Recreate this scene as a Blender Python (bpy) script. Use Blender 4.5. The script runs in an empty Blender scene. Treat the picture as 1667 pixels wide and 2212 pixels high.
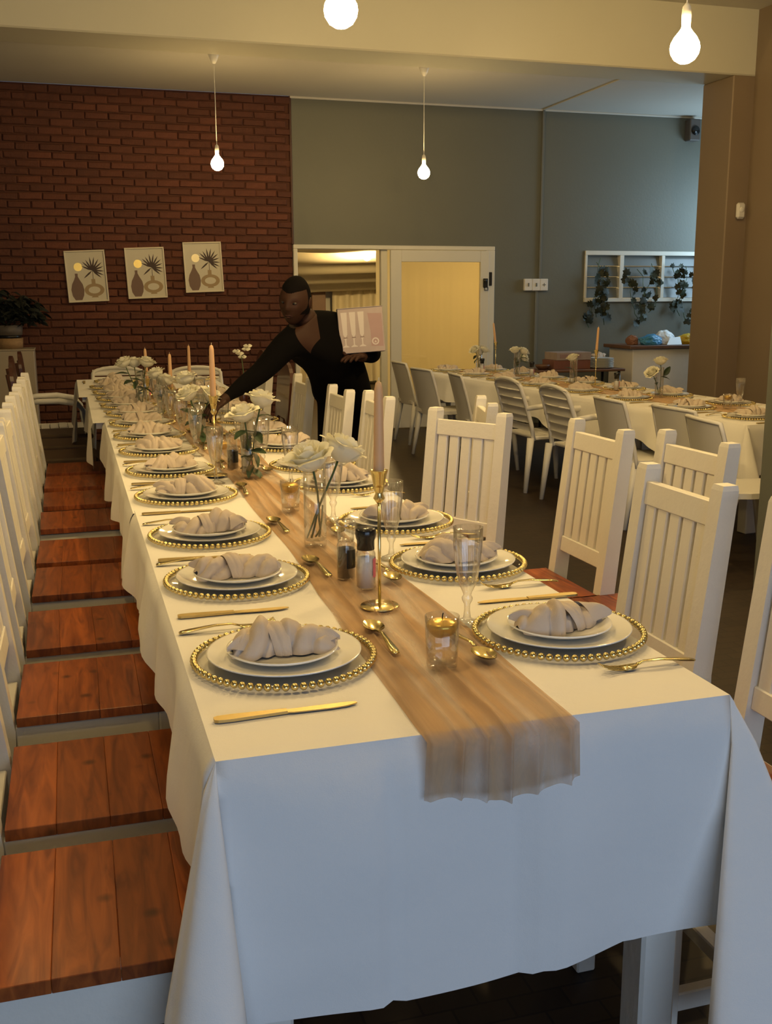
import bpy, bmesh, math, random
from math import pi, sin, cos, sqrt, radians as R
from mathutils import Vector, Matrix, noise

random.seed(7)
scene = bpy.context.scene
col = scene.collection

# ---------------------------------------------------------------- camera
CAMZ = 1.48
FPX = 2236.5
pitch, yaw, roll = R(11.7408), R(16.7703), R(-0.2264)
def _cam_axes():
    rz = Matrix(((cos(yaw), -sin(yaw), 0), (sin(yaw), cos(yaw), 0), (0, 0, 1)))
    m = Matrix(((1, 0, 0), (0, -sin(pitch), -cos(pitch)), (0, cos(pitch), -sin(pitch)))) @ rz
    return Matrix(((cos(roll), -sin(roll), 0), (sin(roll), cos(roll), 0), (0, 0, 1))) @ m
_m = _cam_axes()
right, down, fwd = Vector(_m[0]), Vector(_m[1]), Vector(_m[2])
cam_data = bpy.data.cameras.new('camera')
cam_data.sensor_fit = 'VERTICAL'
cam_data.sensor_height = 36.0
cam_data.lens = 36.0 * FPX / 2212.0
cam_data.clip_start = 0.05
cam = bpy.data.objects.new('camera', cam_data)
rm = Matrix((right, -down, -fwd)).transposed()
cam.matrix_world = Matrix.Translation((0, 0, CAMZ)) @ rm.to_4x4()
col.objects.link(cam)
scene.camera = cam

# ---------------------------------------------------------------- world, daylight, exposure
w = bpy.data.worlds.new('dusk_sky')
scene.world = w
w.use_nodes = True
w.node_tree.nodes['Background'].inputs[0].default_value = (0.30, 0.42, 0.60, 1)
w.node_tree.nodes['Background'].inputs[1].default_value = 0.35
scene.view_settings.view_transform = 'Standard'
scene.view_settings.look = 'None'
scene.view_settings.gamma = 1
scene.view_settings.use_curve_mapping = False
scene.view_settings.exposure = 0.0
try:
    scene.cycles.transparent_max_bounces = 24
    scene.cycles.max_bounces = 10
    scene.cycles.sample_clamp_indirect = 4
    scene.cycles.caustics_reflective = False
    scene.cycles.caustics_refractive = False
except Exception:
    pass

def area_light(name, loc, target, sx, sy, power, color):
    l = bpy.data.lights.new(name, 'AREA')
    l.shape = 'RECTANGLE'; l.size = sx; l.size_y = sy
    l.energy = power; l.color = color
    o = bpy.data.objects.new(name, l)
    o.location = loc
    d = Vector(target) - Vector(loc)
    o.rotation_euler = d.to_track_quat('-Z', 'Y').to_euler()
    col.objects.link(o)
    return o
DAY = (0.56, 0.74, 1.0)
# daylight through the shop front behind the camera, and through the far side window
area_light('shopfront_daylight', (0.9, -2.3, 1.25), (0.9, 5, 0.9), 3.6, 1.6, 58, DAY)
area_light('side_window_daylight', (8.05, 10.45, 2.25), (5.5, 11.2, 2.2), 1.2, 1.3, 40, (0.55, 0.80, 1.0))
BULBS = {'near': 470.0, 'front': 185.0, 'side': 90.0, 'left': 230.0, 'sheer': 560.0, 'high': 370.0, 'far': 170.0, 'inner': 900.0}  # front, side, left, sheer and high belong to added, unseen lamps
WARM = (1.0, 0.68, 0.27)

# ---------------------------------------------------------------- helpers
MATS = {}
def nodemat(name):
    m = bpy.data.materials.new(name); m.use_nodes = True
    MATS[name] = m
    nt = m.node_tree
    return m, nt, nt.nodes['Principled BSDF']
def N(nt, t, **kw):
    n = nt.nodes.new(t)
    for k, v in kw.items():
        setattr(n, k, v)
    return n
def setin(n, **kw):
    for k, v in kw.items():
        n.inputs[k.replace('_', ' ')].default_value = v
def simple(name, c, rough=0.5, metal=0.0, spec=None, coat=0.0, var=0.0, scale=20.0, bump=0.0, bscale=200.0, objvar=0.0):
    m, nt, b = nodemat(name)
    b.inputs['Roughness'].default_value = rough
    b.inputs['Metallic'].default_value = metal
    if spec is not None: b.inputs['Specular IOR Level'].default_value = spec
    if coat: b.inputs['Coat Weight'].default_value = coat
    tc = N(nt, 'ShaderNodeTexCoord')
    rgb = None
    if var > 0 or objvar > 0:
        nz = N(nt, 'ShaderNodeTexNoise'); nz.inputs['Scale'].default_value = scale; nz.inputs['Detail'].default_value = 5
        nt.links.new(tc.outputs['Object'], nz.inputs['Vector'])
        mr = N(nt, 'ShaderNodeMapRange'); mr.inputs['To Min'].default_value = 1 - var; mr.inputs['To Max'].default_value = 1 + var
        nt.links.new(nz.outputs['Fac'], mr.inputs['Value'])
        hsv = N(nt, 'ShaderNodeHueSaturation'); hsv.inputs['Color'].default_value = (*c, 1)
        if objvar > 0:
            oi = N(nt, 'ShaderNodeObjectInfo')
            m2 = N(nt, 'ShaderNodeMapRange'); m2.inputs['To Min'].default_value = 1 - objvar; m2.inputs['To Max'].default_value = 1 + objvar
            nt.links.new(oi.outputs['Random'], m2.inputs['Value'])
            mu = N(nt, 'ShaderNodeMath', operation='MULTIPLY')
            nt.links.new(mr.outputs[0], mu.inputs[0]); nt.links.new(m2.outputs[0], mu.inputs[1])
            nt.links.new(mu.outputs[0], hsv.inputs['Value'])
        else:
            nt.links.new(mr.outputs[0], hsv.inputs['Value'])
        nt.links.new(hsv.outputs[0], b.inputs['Base Color'])
    else:
        b.inputs['Base Color'].default_value = (*c, 1)
    if bump > 0:
        n2 = N(nt, 'ShaderNodeTexNoise'); n2.inputs['Scale'].default_value = bscale; n2.inputs['Detail'].default_value = 4
        nt.links.new(tc.outputs['Object'], n2.inputs['Vector'])
        bp = N(nt, 'ShaderNodeBump'); bp.inputs['Strength'].default_value = bump; bp.inputs['Distance'].default_value = 0.01
        nt.links.new(n2.outputs['Fac'], bp.inputs['Height'])
        nt.links.new(bp.outputs[0], b.inputs['Normal'])
    return m
def thin_glass(name, tint=(1, 1, 1), base=0.05, edge=0.55, rough=0.02, white=0.0):
    m, nt, b = nodemat(name)
    nt.nodes.remove(b)
    out = nt.nodes['Material Output']
    tr = N(nt, 'ShaderNodeBsdfTransparent'); tr.inputs[0].default_value = (*tint, 1)
    gl = N(nt, 'ShaderNodeBsdfGlossy'); gl.inputs['Roughness'].default_value = rough
    lw = N(nt, 'ShaderNodeLayerWeight'); lw.inputs['Blend'].default_value = 0.35
    mr = N(nt, 'ShaderNodeMapRange'); mr.inputs['To Min'].default_value = base; mr.inputs['To Max'].default_value = edge
    nt.links.new(lw.outputs['Facing'], mr.inputs['Value'])
    mx = N(nt, 'ShaderNodeMixShader')
    nt.links.new(mr.outputs[0], mx.inputs[0]); nt.links.new(tr.outputs[0], mx.inputs[1]); nt.links.new(gl.outputs[0], mx.inputs[2])
    last = mx
    if white > 0:
        df = N(nt, 'ShaderNodeBsdfDiffuse'); df.inputs[0].default_value = (0.8, 0.8, 0.8, 1)
        m2 = N(nt, 'ShaderNodeMixShader'); m2.inputs[0].default_value = white
        nt.links.new(mx.outputs[0], m2.inputs[1]); nt.links.new(df.outputs[0], m2.inputs[2])
        last = m2
    nt.links.new(last.outputs[0], out.inputs['Surface'])
    return m

simple('white_paint', (0.78, 0.76, 0.70), 0.42, var=0.06, scale=9, bump=0.12, bscale=60)
simple('white_plastic', (0.74, 0.73, 0.70), 0.38)
simple('porcelain', (0.86, 0.85, 0.80), 0.08, coat=0.4)
simple('gold', (0.80, 0.66, 0.31), 0.20, metal=1.0)
simple('gold_brushed', (0.52, 0.40, 0.17), 0.42, metal=1.0)
simple('napkin_cloth', (0.58, 0.495, 0.41), 0.85, var=0.05, scale=30, bump=0.15, bscale=600)
simple('wax_peach', (0.66, 0.41, 0.22), 0.45, spec=0.4)
simple('wax_gold', (0.80, 0.52, 0.10), 0.28, metal=0.75)
simple('leaf', (0.035, 0.065, 0.025), 0.5, objvar=0.35)
simple('ivy_leaf', (0.020, 0.027, 0.012), 0.6, objvar=0.4)
simple('stem', (0.06, 0.10, 0.03), 0.5)
simple('wall_green', (0.145, 0.150, 0.122), 0.55, var=0.05, scale=3, bump=0.1, bscale=40)
simple('ceiling_white', (0.62, 0.60, 0.54), 0.7, var=0.03, scale=2)
simple('beam_paint', (0.66, 0.65, 0.55), 0.30, var=0.03, scale=2)
simple('pillar_paint', (0.255, 0.195, 0.135), 0.5, var=0.05, scale=3)
simple('mortar', (0.092, 0.032, 0.018), 0.85, var=0.2, scale=15)
simple('brick', (0.110, 0.034, 0.018), 0.8, var=0.35, scale=14, bump=0.5, bscale=45, objvar=0.22)
simple('door_paint', (0.70, 0.68, 0.60), 0.4, var=0.04, scale=4)
simple('dark_metal', (0.05, 0.05, 0.05), 0.35, metal=0.8)
simple('black_plastic', (0.012, 0.012, 0.012), 0.22)
simple('pepper', (0.018, 0.014, 0.012), 0.7, var=0.6, scale=300)
simple('salt', (0.80, 0.78, 0.76), 0.6, var=0.08, scale=300)
simple('label_red', (0.72, 0.16, 0.18), 0.5)
simple('label_pale', (0.80, 0.76, 0.70), 0.5)
simple('mahogany', (0.060, 0.018, 0.010), 0.30, var=0.35, scale=6, coat=0.3)
simple('dark_seat', (0.075, 0.045, 0.022), 0.4, var=0.25, scale=6)
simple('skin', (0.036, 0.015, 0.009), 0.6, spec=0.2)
simple('skin_palm', (0.12, 0.055, 0.035), 0.5)
simple('hair', (0.005, 0.004, 0.004), 0.9, spec=0.05)
simple('black_fabric', (0.0035, 0.003, 0.003), 0.95, spec=0.06)
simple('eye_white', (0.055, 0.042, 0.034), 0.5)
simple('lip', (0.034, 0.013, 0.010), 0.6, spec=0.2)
simple('card_pink', (0.34, 0.275, 0.25), 0.5, var=0.2, scale=12)
simple('card_grey', (0.36, 0.31, 0.29), 0.55, var=0.1, scale=12)
simple('print_rose', (0.32, 0.21, 0.195), 0.5, var=0.1, scale=10)
simple('print_glass', (0.50, 0.45, 0.41), 0.45)
simple('print_dark', (0.22, 0.16, 0.14), 0.5)
simple('print_red', (0.19, 0.075, 0.05), 0.5, var=0.25, scale=8)
simple('paper', (0.60, 0.57, 0.48), 0.6)
simple('print_sun', (0.85, 0.68, 0.22), 0.35, metal=0.4)
simple('print_sun_pale', (0.88, 0.78, 0.48), 0.35, metal=0.2)
simple('print_vase', (0.17, 0.105, 0.082), 0.6)
simple('print_ring', (0.34, 0.25, 0.14), 0.6)
simple('print_leaf', (0.045, 0.024, 0.020), 0.6)
simple('frame_cream', (0.66, 0.60, 0.46), 0.45)
simple('counter_white', (0.80, 0.75, 0.68), 0.5, var=0.03)
simple('wood_brown', (0.15, 0.075, 0.04), 0.45, var=0.25, scale=10)
simple('bag_blue', (0.06, 0.25, 0.46), 0.3, var=0.2, scale=20)
simple('bag_white', (0.78, 0.84, 0.88), 0.4)
simple('bag_yellow', (0.60, 0.38, 0.02), 0.4, var=0.1)
simple('bag_brown', (0.26, 0.12, 0.07), 0.5, var=0.2)
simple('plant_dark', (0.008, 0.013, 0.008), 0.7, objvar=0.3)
simple('basket', (0.30, 0.19, 0.09), 0.7, var=0.2, scale=40, bump=0.4, bscale=120)
simple('pot_grey', (0.14, 0.12, 0.10), 0.6)
simple('pedestal', (0.36, 0.31, 0.24), 0.5)
simple('drape', (0.72, 0.64, 0.46), 0.8, var=0.04)
simple('louvre_glass', (0.17, 0.19, 0.19), 0.25)
simple('speaker', (0.10, 0.085, 0.075), 0.5)
simple('conduit', (0.16, 0.165, 0.145), 0.5)
simple('rattan', (0.28, 0.18, 0.10), 0.7, var=0.2, scale=60)
thin_glass('glass', base=0.05, edge=0.62)
thin_glass('glass_ribbed', base=0.06, edge=0.85, rough=0.04, white=0.0)
thin_glass('charger_glass', tint=(0.985, 0.98, 0.96), base=0.02, edge=0.12)
thin_glass('water', tint=(0.97, 0.98, 0.97), base=0.01, edge=0.15)
thin_glass('pane', tint=(0.95, 0.93, 0.85), base=0.04, edge=0.3)

# woven white table linen: faint weave and broad crumple
def linen():
    m, nt, b = nodemat('linen')
    b.inputs['Base Color'].default_value = (0.83, 0.82, 0.80, 1)
    b.inputs['Roughness'].default_value = 0.9
    b.inputs['Specular IOR Level'].default_value = 0.2
    tc = N(nt, 'ShaderNodeTexCoord')
    a = N(nt, 'ShaderNodeTexNoise'); a.inputs['Scale'].default_value = 5.0; a.inputs['Detail'].default_value = 6
    c = N(nt, 'ShaderNodeTexNoise'); c.inputs['Scale'].default_value = 500.0
    nt.links.new(tc.outputs['Object'], a.inputs['Vector']); nt.links.new(tc.outputs['Object'], c.inputs['Vector'])
    b1 = N(nt, 'ShaderNodeBump'); b1.inputs['Strength'].default_value = 0.25; b1.inputs['Distance'].default_value = 0.03
    b2 = N(nt, 'ShaderNodeBump'); b2.inputs['Strength'].default_value = 0.15; b2.inputs['Distance'].default_value = 0.002
    nt.links.new(a.outputs['Fac'], b1.inputs['Height']); nt.links.new(c.outputs['Fac'], b2.inputs['Height'])
    nt.links.new(b1.outputs[0], b2.inputs['Normal']); nt.links.new(b2.outputs[0], b.inputs['Normal'])
linen()
# gauze runner: open weave, partly see-through
def gauze(name, c, see):
    m, nt, b = nodemat(name)
    out = nt.nodes['Material Output']
    b.inputs['Base Color'].default_value = (*c, 1)
    b.inputs['Roughness'].default_value = 0.9
    b.inputs['Specular IOR Level'].default_value = 0.1
    tl = N(nt, 'ShaderNodeBsdfTranslucent'); tl.inputs[0].default_value = (*c, 1)
    mt = N(nt, 'ShaderNodeMixShader'); mt.inputs[0].default_value = 0.35
    nt.links.new(b.outputs[0], mt.inputs[1]); nt.links.new(tl.outputs[0], mt.inputs[2])
    tr = N(nt, 'ShaderNodeBsdfTransparent')
    tc = N(nt, 'ShaderNodeTexCoord')
    mp = N(nt, 'ShaderNodeMapping'); mp.inputs['Scale'].default_value = (26, 1.6, 8)
    nz = N(nt, 'ShaderNodeTexNoise'); nz.inputs['Scale'].default_value = 1.0; nz.inputs['Detail'].default_value = 4; nz.inputs['Distortion'].default_value = 0.6
    nt.links.new(tc.outputs['Object'], mp.inputs[0]); nt.links.new(mp.outputs[0], nz.inputs['Vector'])
    mr = N(nt, 'ShaderNodeMapRange'); mr.inputs['From Min'].default_value = 0.38; mr.inputs['From Max'].default_value = 0.64
    mr.inputs['To Min'].default_value = max(0, see - 0.26); mr.inputs['To Max'].default_value = see + 0.28
    nt.links.new(nz.outputs['Fac'], mr.inputs['Value'])
    mx = N(nt, 'ShaderNodeMixShader')
    nt.links.new(mr.outputs[0], mx.inputs[0]); nt.links.new(mt.outputs[0], mx.inputs[1]); nt.links.new(tr.outputs[0], mx.inputs[2])
    nt.links.new(mx.outputs[0], out.inputs['Surface'])
gauze('gauze', (0.62, 0.43, 0.26), 0.32)
def sheer(name, c, f):
    m, nt, b = nodemat(name)
    out = nt.nodes['Material Output']
    d = N(nt, 'ShaderNodeBsdfDiffuse'); d.inputs[0].default_value = (*c, 1)
    t = N(nt, 'ShaderNodeBsdfTranslucent'); t.inputs[0].default_value = (*c, 1)
    mx = N(nt, 'ShaderNodeMixShader'); mx.inputs[0].default_value = f
    nt.links.new(d.outputs[0], mx.inputs[1]); nt.links.new(t.outputs[0], mx.inputs[2]); nt.links.new(mx.outputs[0], out.inputs['Surface'])
    nt.nodes.remove(b)
sheer('sheer_cream', (0.80, 0.72, 0.50), 0.6)
sheer('petal', (0.86, 0.84, 0.70), 0.22)
# varnished seat planks
def seatwood():
    m, nt, b = nodemat('seat_wood')
    tc = N(nt, 'ShaderNodeTexCoord')
    oi = N(nt, 'ShaderNodeObjectInfo')
    ad = N(nt, 'ShaderNodeVectorMath', operation='ADD')
    sc = N(nt, 'ShaderNodeVectorMath', operation='SCALE'); sc.inputs['Scale'].default_value = 9.0
    cb = N(nt, 'ShaderNodeCombineXYZ')
    for k in 'XYZ': nt.links.new(oi.outputs['Random'], cb.inputs[k])
    nt.links.new(cb.outputs[0], sc.inputs[0])
    nt.links.new(tc.outputs['Object'], ad.inputs[0]); nt.links.new(sc.outputs[0], ad.inputs[1])
    mp = N(nt, 'ShaderNodeMapping'); mp.inputs['Scale'].default_value = (30, 3.5, 10)
    nt.links.new(ad.outputs[0], mp.inputs[0])
    nz = N(nt, 'ShaderNodeTexNoise'); nz.inputs['Scale'].default_value = 1.3; nz.inputs['Detail'].default_value = 7; nz.inputs['Distortion'].default_value = 1.2
    nt.links.new(mp.outputs[0], nz.inputs['Vector'])
    cr = N(nt, 'ShaderNodeValToRGB')
    cr.color_ramp.elements[0].position = 0.28; cr.color_ramp.elements[0].color = (0.125, 0.026, 0.007, 1)
    cr.color_ramp.elements[1].position = 0.72; cr.color_ramp.elements[1].color = (0.37, 0.098, 0.020, 1)
    nt.links.new(nz.outputs['Fac'], cr.inputs[0])
    # knots
    vo = N(nt, 'ShaderNodeTexVoronoi'); vo.inputs['Scale'].default_value = 9.0
    nt.links.new(ad.outputs[0], vo.inputs['Vector'])
    kr = N(nt, 'ShaderNodeMapRange'); kr.inputs['From Min'].default_value = 0.05; kr.inputs['From Max'].default_value = 0.16
    kr.inputs['To Min'].default_value = 0.35; kr.inputs['To Max'].default_value = 1.0
    nt.links.new(vo.outputs['Distance'], kr.inputs['Value'])
    m2 = N(nt, 'ShaderNodeMapRange'); m2.inputs['To Min'].default_value = 0.72; m2.inputs['To Max'].default_value = 1.2
    nt.links.new(oi.outputs['Random'], m2.inputs['Value'])
    mu = N(nt, 'ShaderNodeMath', operation='MULTIPLY'); nt.links.new(kr.outputs[0], mu.inputs[0]); nt.links.new(m2.outputs[0], mu.inputs[1])
    hs = N(nt, 'ShaderNodeHueSaturation'); nt.links.new(cr.outputs[0], hs.inputs['Color']); nt.links.new(mu.outputs[0], hs.inputs['Value'])
    nt.links.new(hs.outputs[0], b.inputs['Base Color'])
    b.inputs['Roughness'].default_value = 0.34
    b.inputs['Specular IOR Level'].default_value = 0.4
    bp = N(nt, 'ShaderNodeBump'); bp.inputs['Strength'].default_value = 0.15; bp.inputs['Distance'].default_value = 0.003
    nt.links.new(nz.outputs['Fac'], bp.inputs['Height']); nt.links.new(bp.outputs[0], b.inputs['Normal'])
seatwood()
def floormat():
    m, nt, b = nodemat('floor_dark')
    tc = N(nt, 'ShaderNodeTexCoord')
    br = N(nt, 'ShaderNodeTexBrick'); br.inputs['Scale'].default_value = 4.0
    br.inputs['Color1'].default_value = (0.030, 0.020, 0.013, 1); br.inputs['Color2'].default_value = (0.042, 0.027, 0.017, 1)
    br.inputs['Mortar'].default_value = (0.018, 0.013, 0.010, 1); br.inputs['Mortar Size'].default_value = 0.012
    nt.links.new(tc.outputs['Object'], br.inputs['Vector'])
    nt.links.new(br.outputs['Color'], b.inputs['Base Color'])
    b.inputs['Roughness'].default_value = 0.5
    b.inputs['Specular IOR Level'].default_value = 0.3
floormat()
for _k, _s in BULBS.items():
    m, nt, b = nodemat('bulb_' + _k)
    b.inputs['Base Color'].default_value = (1, 0.9, 0.7, 1)
    b.inputs['Emission Color'].default_value = (*WARM, 1)
    b.inputs['Emission Strength'].default_value = _s

# ---- mesh building
class MB:
    def __init__(self): self.v = []; self.f = []; self.mi = []; self.cur = 0; self.sm = []; self.smooth = False
    def add(self, verts, faces):
        o = len(self.v)
        self.v += [tuple(p) for p in verts]
        for f in faces:
            self.f.append(tuple(i + o for i in f)); self.mi.append(self.cur); self.sm.append(self.smooth)
        return self
    def box(self, x0, x1, y0, y1, z0, z1, mat=None):
        vs = [(x, y, z) for z in (z0, z1) for y in (y0, y1) for x in (x0, x1)]
        if mat is not None: vs = [mat @ Vector(p) for p in vs]
        s = self.smooth; self.smooth = False
        self.add(vs, [(0, 2, 3, 1), (4, 5, 7, 6), (0, 1, 5, 4), (2, 6, 7, 3), (0, 4, 6, 2), (1, 3, 7, 5)])
        self.smooth = s
        return self
    def bev(self, x0, x1, y0, y1, z0, z1, b=0.004, mat=None):
        # box with chamfered edges (24 verts)
        b = min(b, (x1 - x0) * .45, (y1 - y0) * .45, (z1 - z0) * .45)
        bm = bmesh.new()
        bmesh.ops.create_cube(bm, size=1)
        for v in bm.verts:
            v.co = Vector(((x0 + x1) / 2 + v.co.x * (x1 - x0), (y0 + y1) / 2 + v.co.y * (y1 - y0), (z0 + z1) / 2 + v.co.z * (z1 - z0)))
        bmesh.ops.bevel(bm, geom=bm.edges[:], offset=b, segments=1, affect='EDGES', profile=0.5)
        self.frombm(bm, mat); bm.free()
        return self
    def frombm(self, bm, mat=None):
        bm.verts.index_update()
        self.add([(mat @ v.co if mat is not None else v.co) for v in bm.verts], [[v.index for v in f.verts] for f in bm.faces])
        return self
    def lathe(self, prof, seg=32, mat=None, rib=0, ribamp=0.0, ribr=(0, 9)):
        vs = []; fs = []
        n = len(prof)
        for i, (r, z) in enumerate(prof):
            for k in range(seg):
                a = 2 * pi * k / seg
                rr = r
                if rib and ribr[0] <= z <= ribr[1]: rr = r * (1 + ribamp * abs(sin(a * rib / 2)))
                vs.append((rr * cos(a), rr * sin(a), z))
        for i in range(n - 1):
            for k in range(seg):
                k2 = (k + 1) % seg
                fs.append((i * seg + k, i * seg + k2, (i + 1) * seg + k2, (i + 1) * seg + k))
        if prof[0][0] > 1e-6: fs.append(tuple(range(seg - 1, -1, -1)))
        if prof[-1][0] > 1e-6: fs.append(tuple((n - 1) * seg + k for k in range(seg)))
        if mat is not None: vs = [mat @ Vector(p) for p in vs]
        s = self.smooth; self.smooth = True
        self.add(vs, fs); self.smooth = s
        return self
    def tube(self, pts, rad, seg=8, cap=True):
        pts = [Vector(p) for p in pts]
        if not hasattr(rad, '__len__'): rad = [rad] * len(pts)
        vs = []; fs = []
        up = Vector((0, 0, 1))
        for i, p in enumerate(pts):
            t = (pts[min(i + 1, len(pts) - 1)] - pts[max(i - 1, 0)]).normalized()
            a = t.cross(up)
            if a.length < 1e-3: a = t.cross(Vector((0, 1, 0)))
            a.normalize(); b = t.cross(a).normalized()
            for k in range(seg):
                an = 2 * pi * k / seg
                vs.append(p + (a * cos(an) + b * sin(an)) * rad[i])
        for i in range(len(pts) - 1):
            for k in range(seg):
                k2 = (k + 1) % seg
                fs.append((i * seg + k, i * seg + k2, (i + 1) * seg + k2, (i + 1) * seg + k))
        if cap:
            fs.append(tuple(range(seg - 1, -1, -1))); fs.append(tuple((len(pts) - 1) * seg + k for k in range(seg)))
        s = self.smooth; self.smooth = True
        self.add(vs, fs); self.smooth = s
        return self
    def grid(self, fn, nu, nv, closed_u=False):
        vs = [fn(i / (nu if closed_u else nu), j / nv) for j in range(nv + 1) for i in range(nu + (0 if closed_u else 1))]
        w_ = nu if closed_u else nu + 1
        fs = []
        for j in range(nv):
            for i in range(nu):
                i2 = (i + 1) % w_
                fs.append((j * w_ + i, j * w_ + i2, (j + 1) * w_ + i2, (j + 1) * w_ + i))
        s = self.smooth; self.smooth = True
        self.add(vs, fs); self.smooth = s
        return self
    def prism(self, outline, z0, z1, mat=None):
        n = len(outline)
        vs = [(x, y, z0) for x, y in outline] + [(x, y, z1) for x, y in outline]
        fs = [tuple(range(n - 1, -1, -1)), tuple(range(n, 2 * n))] + [(i, (i + 1) % n, n + (i + 1) % n, n + i) for i in range(n)]
        if mat is not None: vs = [mat @ Vector(p) for p in vs]
        self.add(vs, fs)
        return self
    def sphere(self, c, r, seg=12, rings=8, sc=(1, 1, 1), mat=None):
        prof = [(r * sin(pi * i / rings), -r * cos(pi * i / rings)) for i in range(rings + 1)]
        prof[0] = (0, -r); prof[-1] = (0, r)
        m = Matrix.Translation(c) @ Matrix.Diagonal((*sc, 1))
        if mat is not None: m = mat @ m
        return self.lathe(prof, seg, m)
    def mesh(self, name, mats):
        me = bpy.data.meshes.new(name)
        me.from_pydata([tuple(p) for p in self.v], [], self.f)
        if isinstance(mats, str): mats = [mats]
        for m in mats: me.materials.append(MATS[m])
        me.polygons.foreach_set('material_index', self.mi)
        me.polygons.foreach_set('use_smooth', self.sm)
        me.update()
        return me
    def build(self, name, mats, parent=None, loc=None, rot=None):
        return link(name, self.mesh(name, mats), parent, loc, rot)
def link(name, data, parent=None, loc=None, rot=None):
    o = bpy.data.objects.new(name, data)
    if parent is not None: o.parent = parent
    if loc is not None: o.location = loc
    if rot is not None: o.rotation_euler = rot
    col.objects.link(o)
    return o
def tag(o, label=None, cat=None, group=None, kind=None):
    if label: o['label'] = label
    if cat: o['category'] = cat
    if group: o['group'] = group
    if kind: o['kind'] = kind
    return o
def thing(name, label, cat, loc=(0, 0, 0), rz=0.0, group=None):
    o = link(name, None, None, loc, (0, 0, rz))
    o.empty_display_size = 0.05
    return tag(o, label, cat, group)
CH = {}
def copy_tree(o, parent=None):
    n = o.copy(); col.objects.link(n)
    if parent is not None: n.parent = parent
    for c in CH.get(o.name, []): copy_tree(c, n)
    return n
class Proto:
    """first use places the original; later uses copy it with its parts"""
    def __init__(self, make): self.make = make; self.root = None
    def place(self, loc, rot, label, group=None):
        if isinstance(rot, (int, float)): rot = (0, 0, rot)
        if self.root is None:
            self.root = self.make()
            _register(self.root)
            o = self.root
        else:
            o = copy_tree(self.root)
        o.location = loc; o.rotation_euler = rot
        o['label'] = label
        if group: o['group'] = group
        return o
def _register(root):
    for c in list(col.objects):
        p = c.parent
        while p is not None:
            if p == root:
                lst = CH.setdefault(c.parent.name, [])
                if c not in lst: lst.append(c)
                break
            p = p.parent
ORD = ['first', 'second', 'third', 'fourth', 'fifth', 'sixth', 'seventh', 'eighth', 'ninth', 'tenth', 'eleventh', 'twelfth',
       'thirteenth', 'fourteenth', 'fifteenth', 'sixteenth', 'seventeenth', 'eighteenth', 'nineteenth', 'twentieth']
TZ = 0.82      # long table top
SZ = 0.50      # plank seat top
T2Z = 0.74     # second table top
# ================================================================ room shell
YB = 11.284          # face of the far wall
FC = 3.54            # ceiling of the far bay
NC = 4.08            # ceiling of the near bay
BX = 2.365           # end of the brickwork on the far wall
XL, XR = -1.75, 6.33 # near bay side walls
XR2 = 8.1            # far bay right wall
BY0, BY1 = 8.92, 9.42
def struct(name, mb, mats, parent=None):
    o = mb.build(name, mats, parent)
    if parent is None: o['kind'] = 'structure'
    return o
struct('floor', MB().box(XL - .2, XR2 + .2, -2.4, 18.2, -0.2, 0.0), 'floor_dark')
struct('ceiling', MB().box(XL - .2, XR + .2, -2.4, BY0, NC, NC + .2), 'ceiling_white')
struct('ceiling_far_bay', MB().box(XL - .2, XR2 + .2, BY1, YB, FC, FC + .2), 'ceiling_white')
struct('trim_beam', MB().bev(XL - .2, XR + .35, BY0, BY1, 3.50, NC + .05, 0.012), 'beam_paint')
struct('wall_left', MB().box(XL - .2, XL, -2.4, YB, 0, NC), 'wall_green')
struct('wall_right', MB().box(XR, XR + .2, -2.4, BY0, 0, NC), 'pillar_paint')
struct('trim_pilaster', MB().bev(6.10, XR2 - .9, BY0, BY1, 0, 3.50, 0.01), 'pillar_paint')
struct('wall_right_far_bay', MB().box(XR2, XR2 + .2, BY1, 9.8, 0, FC).box(XR2, XR2 + .2, 11.1, YB + .2, 0, FC)
       .box(XR2, XR2 + .2, 9.8, 11.1, 0, 1.55).box(XR2, XR2 + .2, 9.8, 11.1, 2.95, FC), 'wall_green')
struct('wall_far_bay_end', MB().box(7.2, XR2 + .2, BY1 - .2, BY1, 0, FC), 'wall_green')
struct('wall_front', MB().box(XL - .2, -0.95, -2.6, -2.4, 0, NC).box(2.75, XR + .2, -2.6, -2.4, 0, NC)
       .box(-0.95, 2.75, -2.6, -2.4, 0, 0.42).box(-0.95, 2.75, -2.6, -2.4, 2.68, NC), 'pillar_paint')
# far wall: plaster with the doorway and the louvre window cut out
DX0, DX1, DZ = 2.365, 4.70, 2.035
WX0, WX1, WZ0, WZ1 = 5.845, 7.42, 1.41, 2.0
wb = MB()
wb.box(BX, DX0 + .0, YB, YB + .22, 0, FC) if DX0 > BX else None
wb.box(DX0, DX1, YB, YB + .22, DZ, FC)
wb.box(DX1, WX0, YB, YB + .22, 0, FC)
wb.box(WX0, WX1, YB, YB + .22, 0, WZ0)
wb.box(WX0, WX1, YB, YB + .22, WZ1, FC)
wb.box(WX1, XR2 + .2, YB, YB + .22, 0, FC)
struct('wall_back', wb, 'wall_green')
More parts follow.
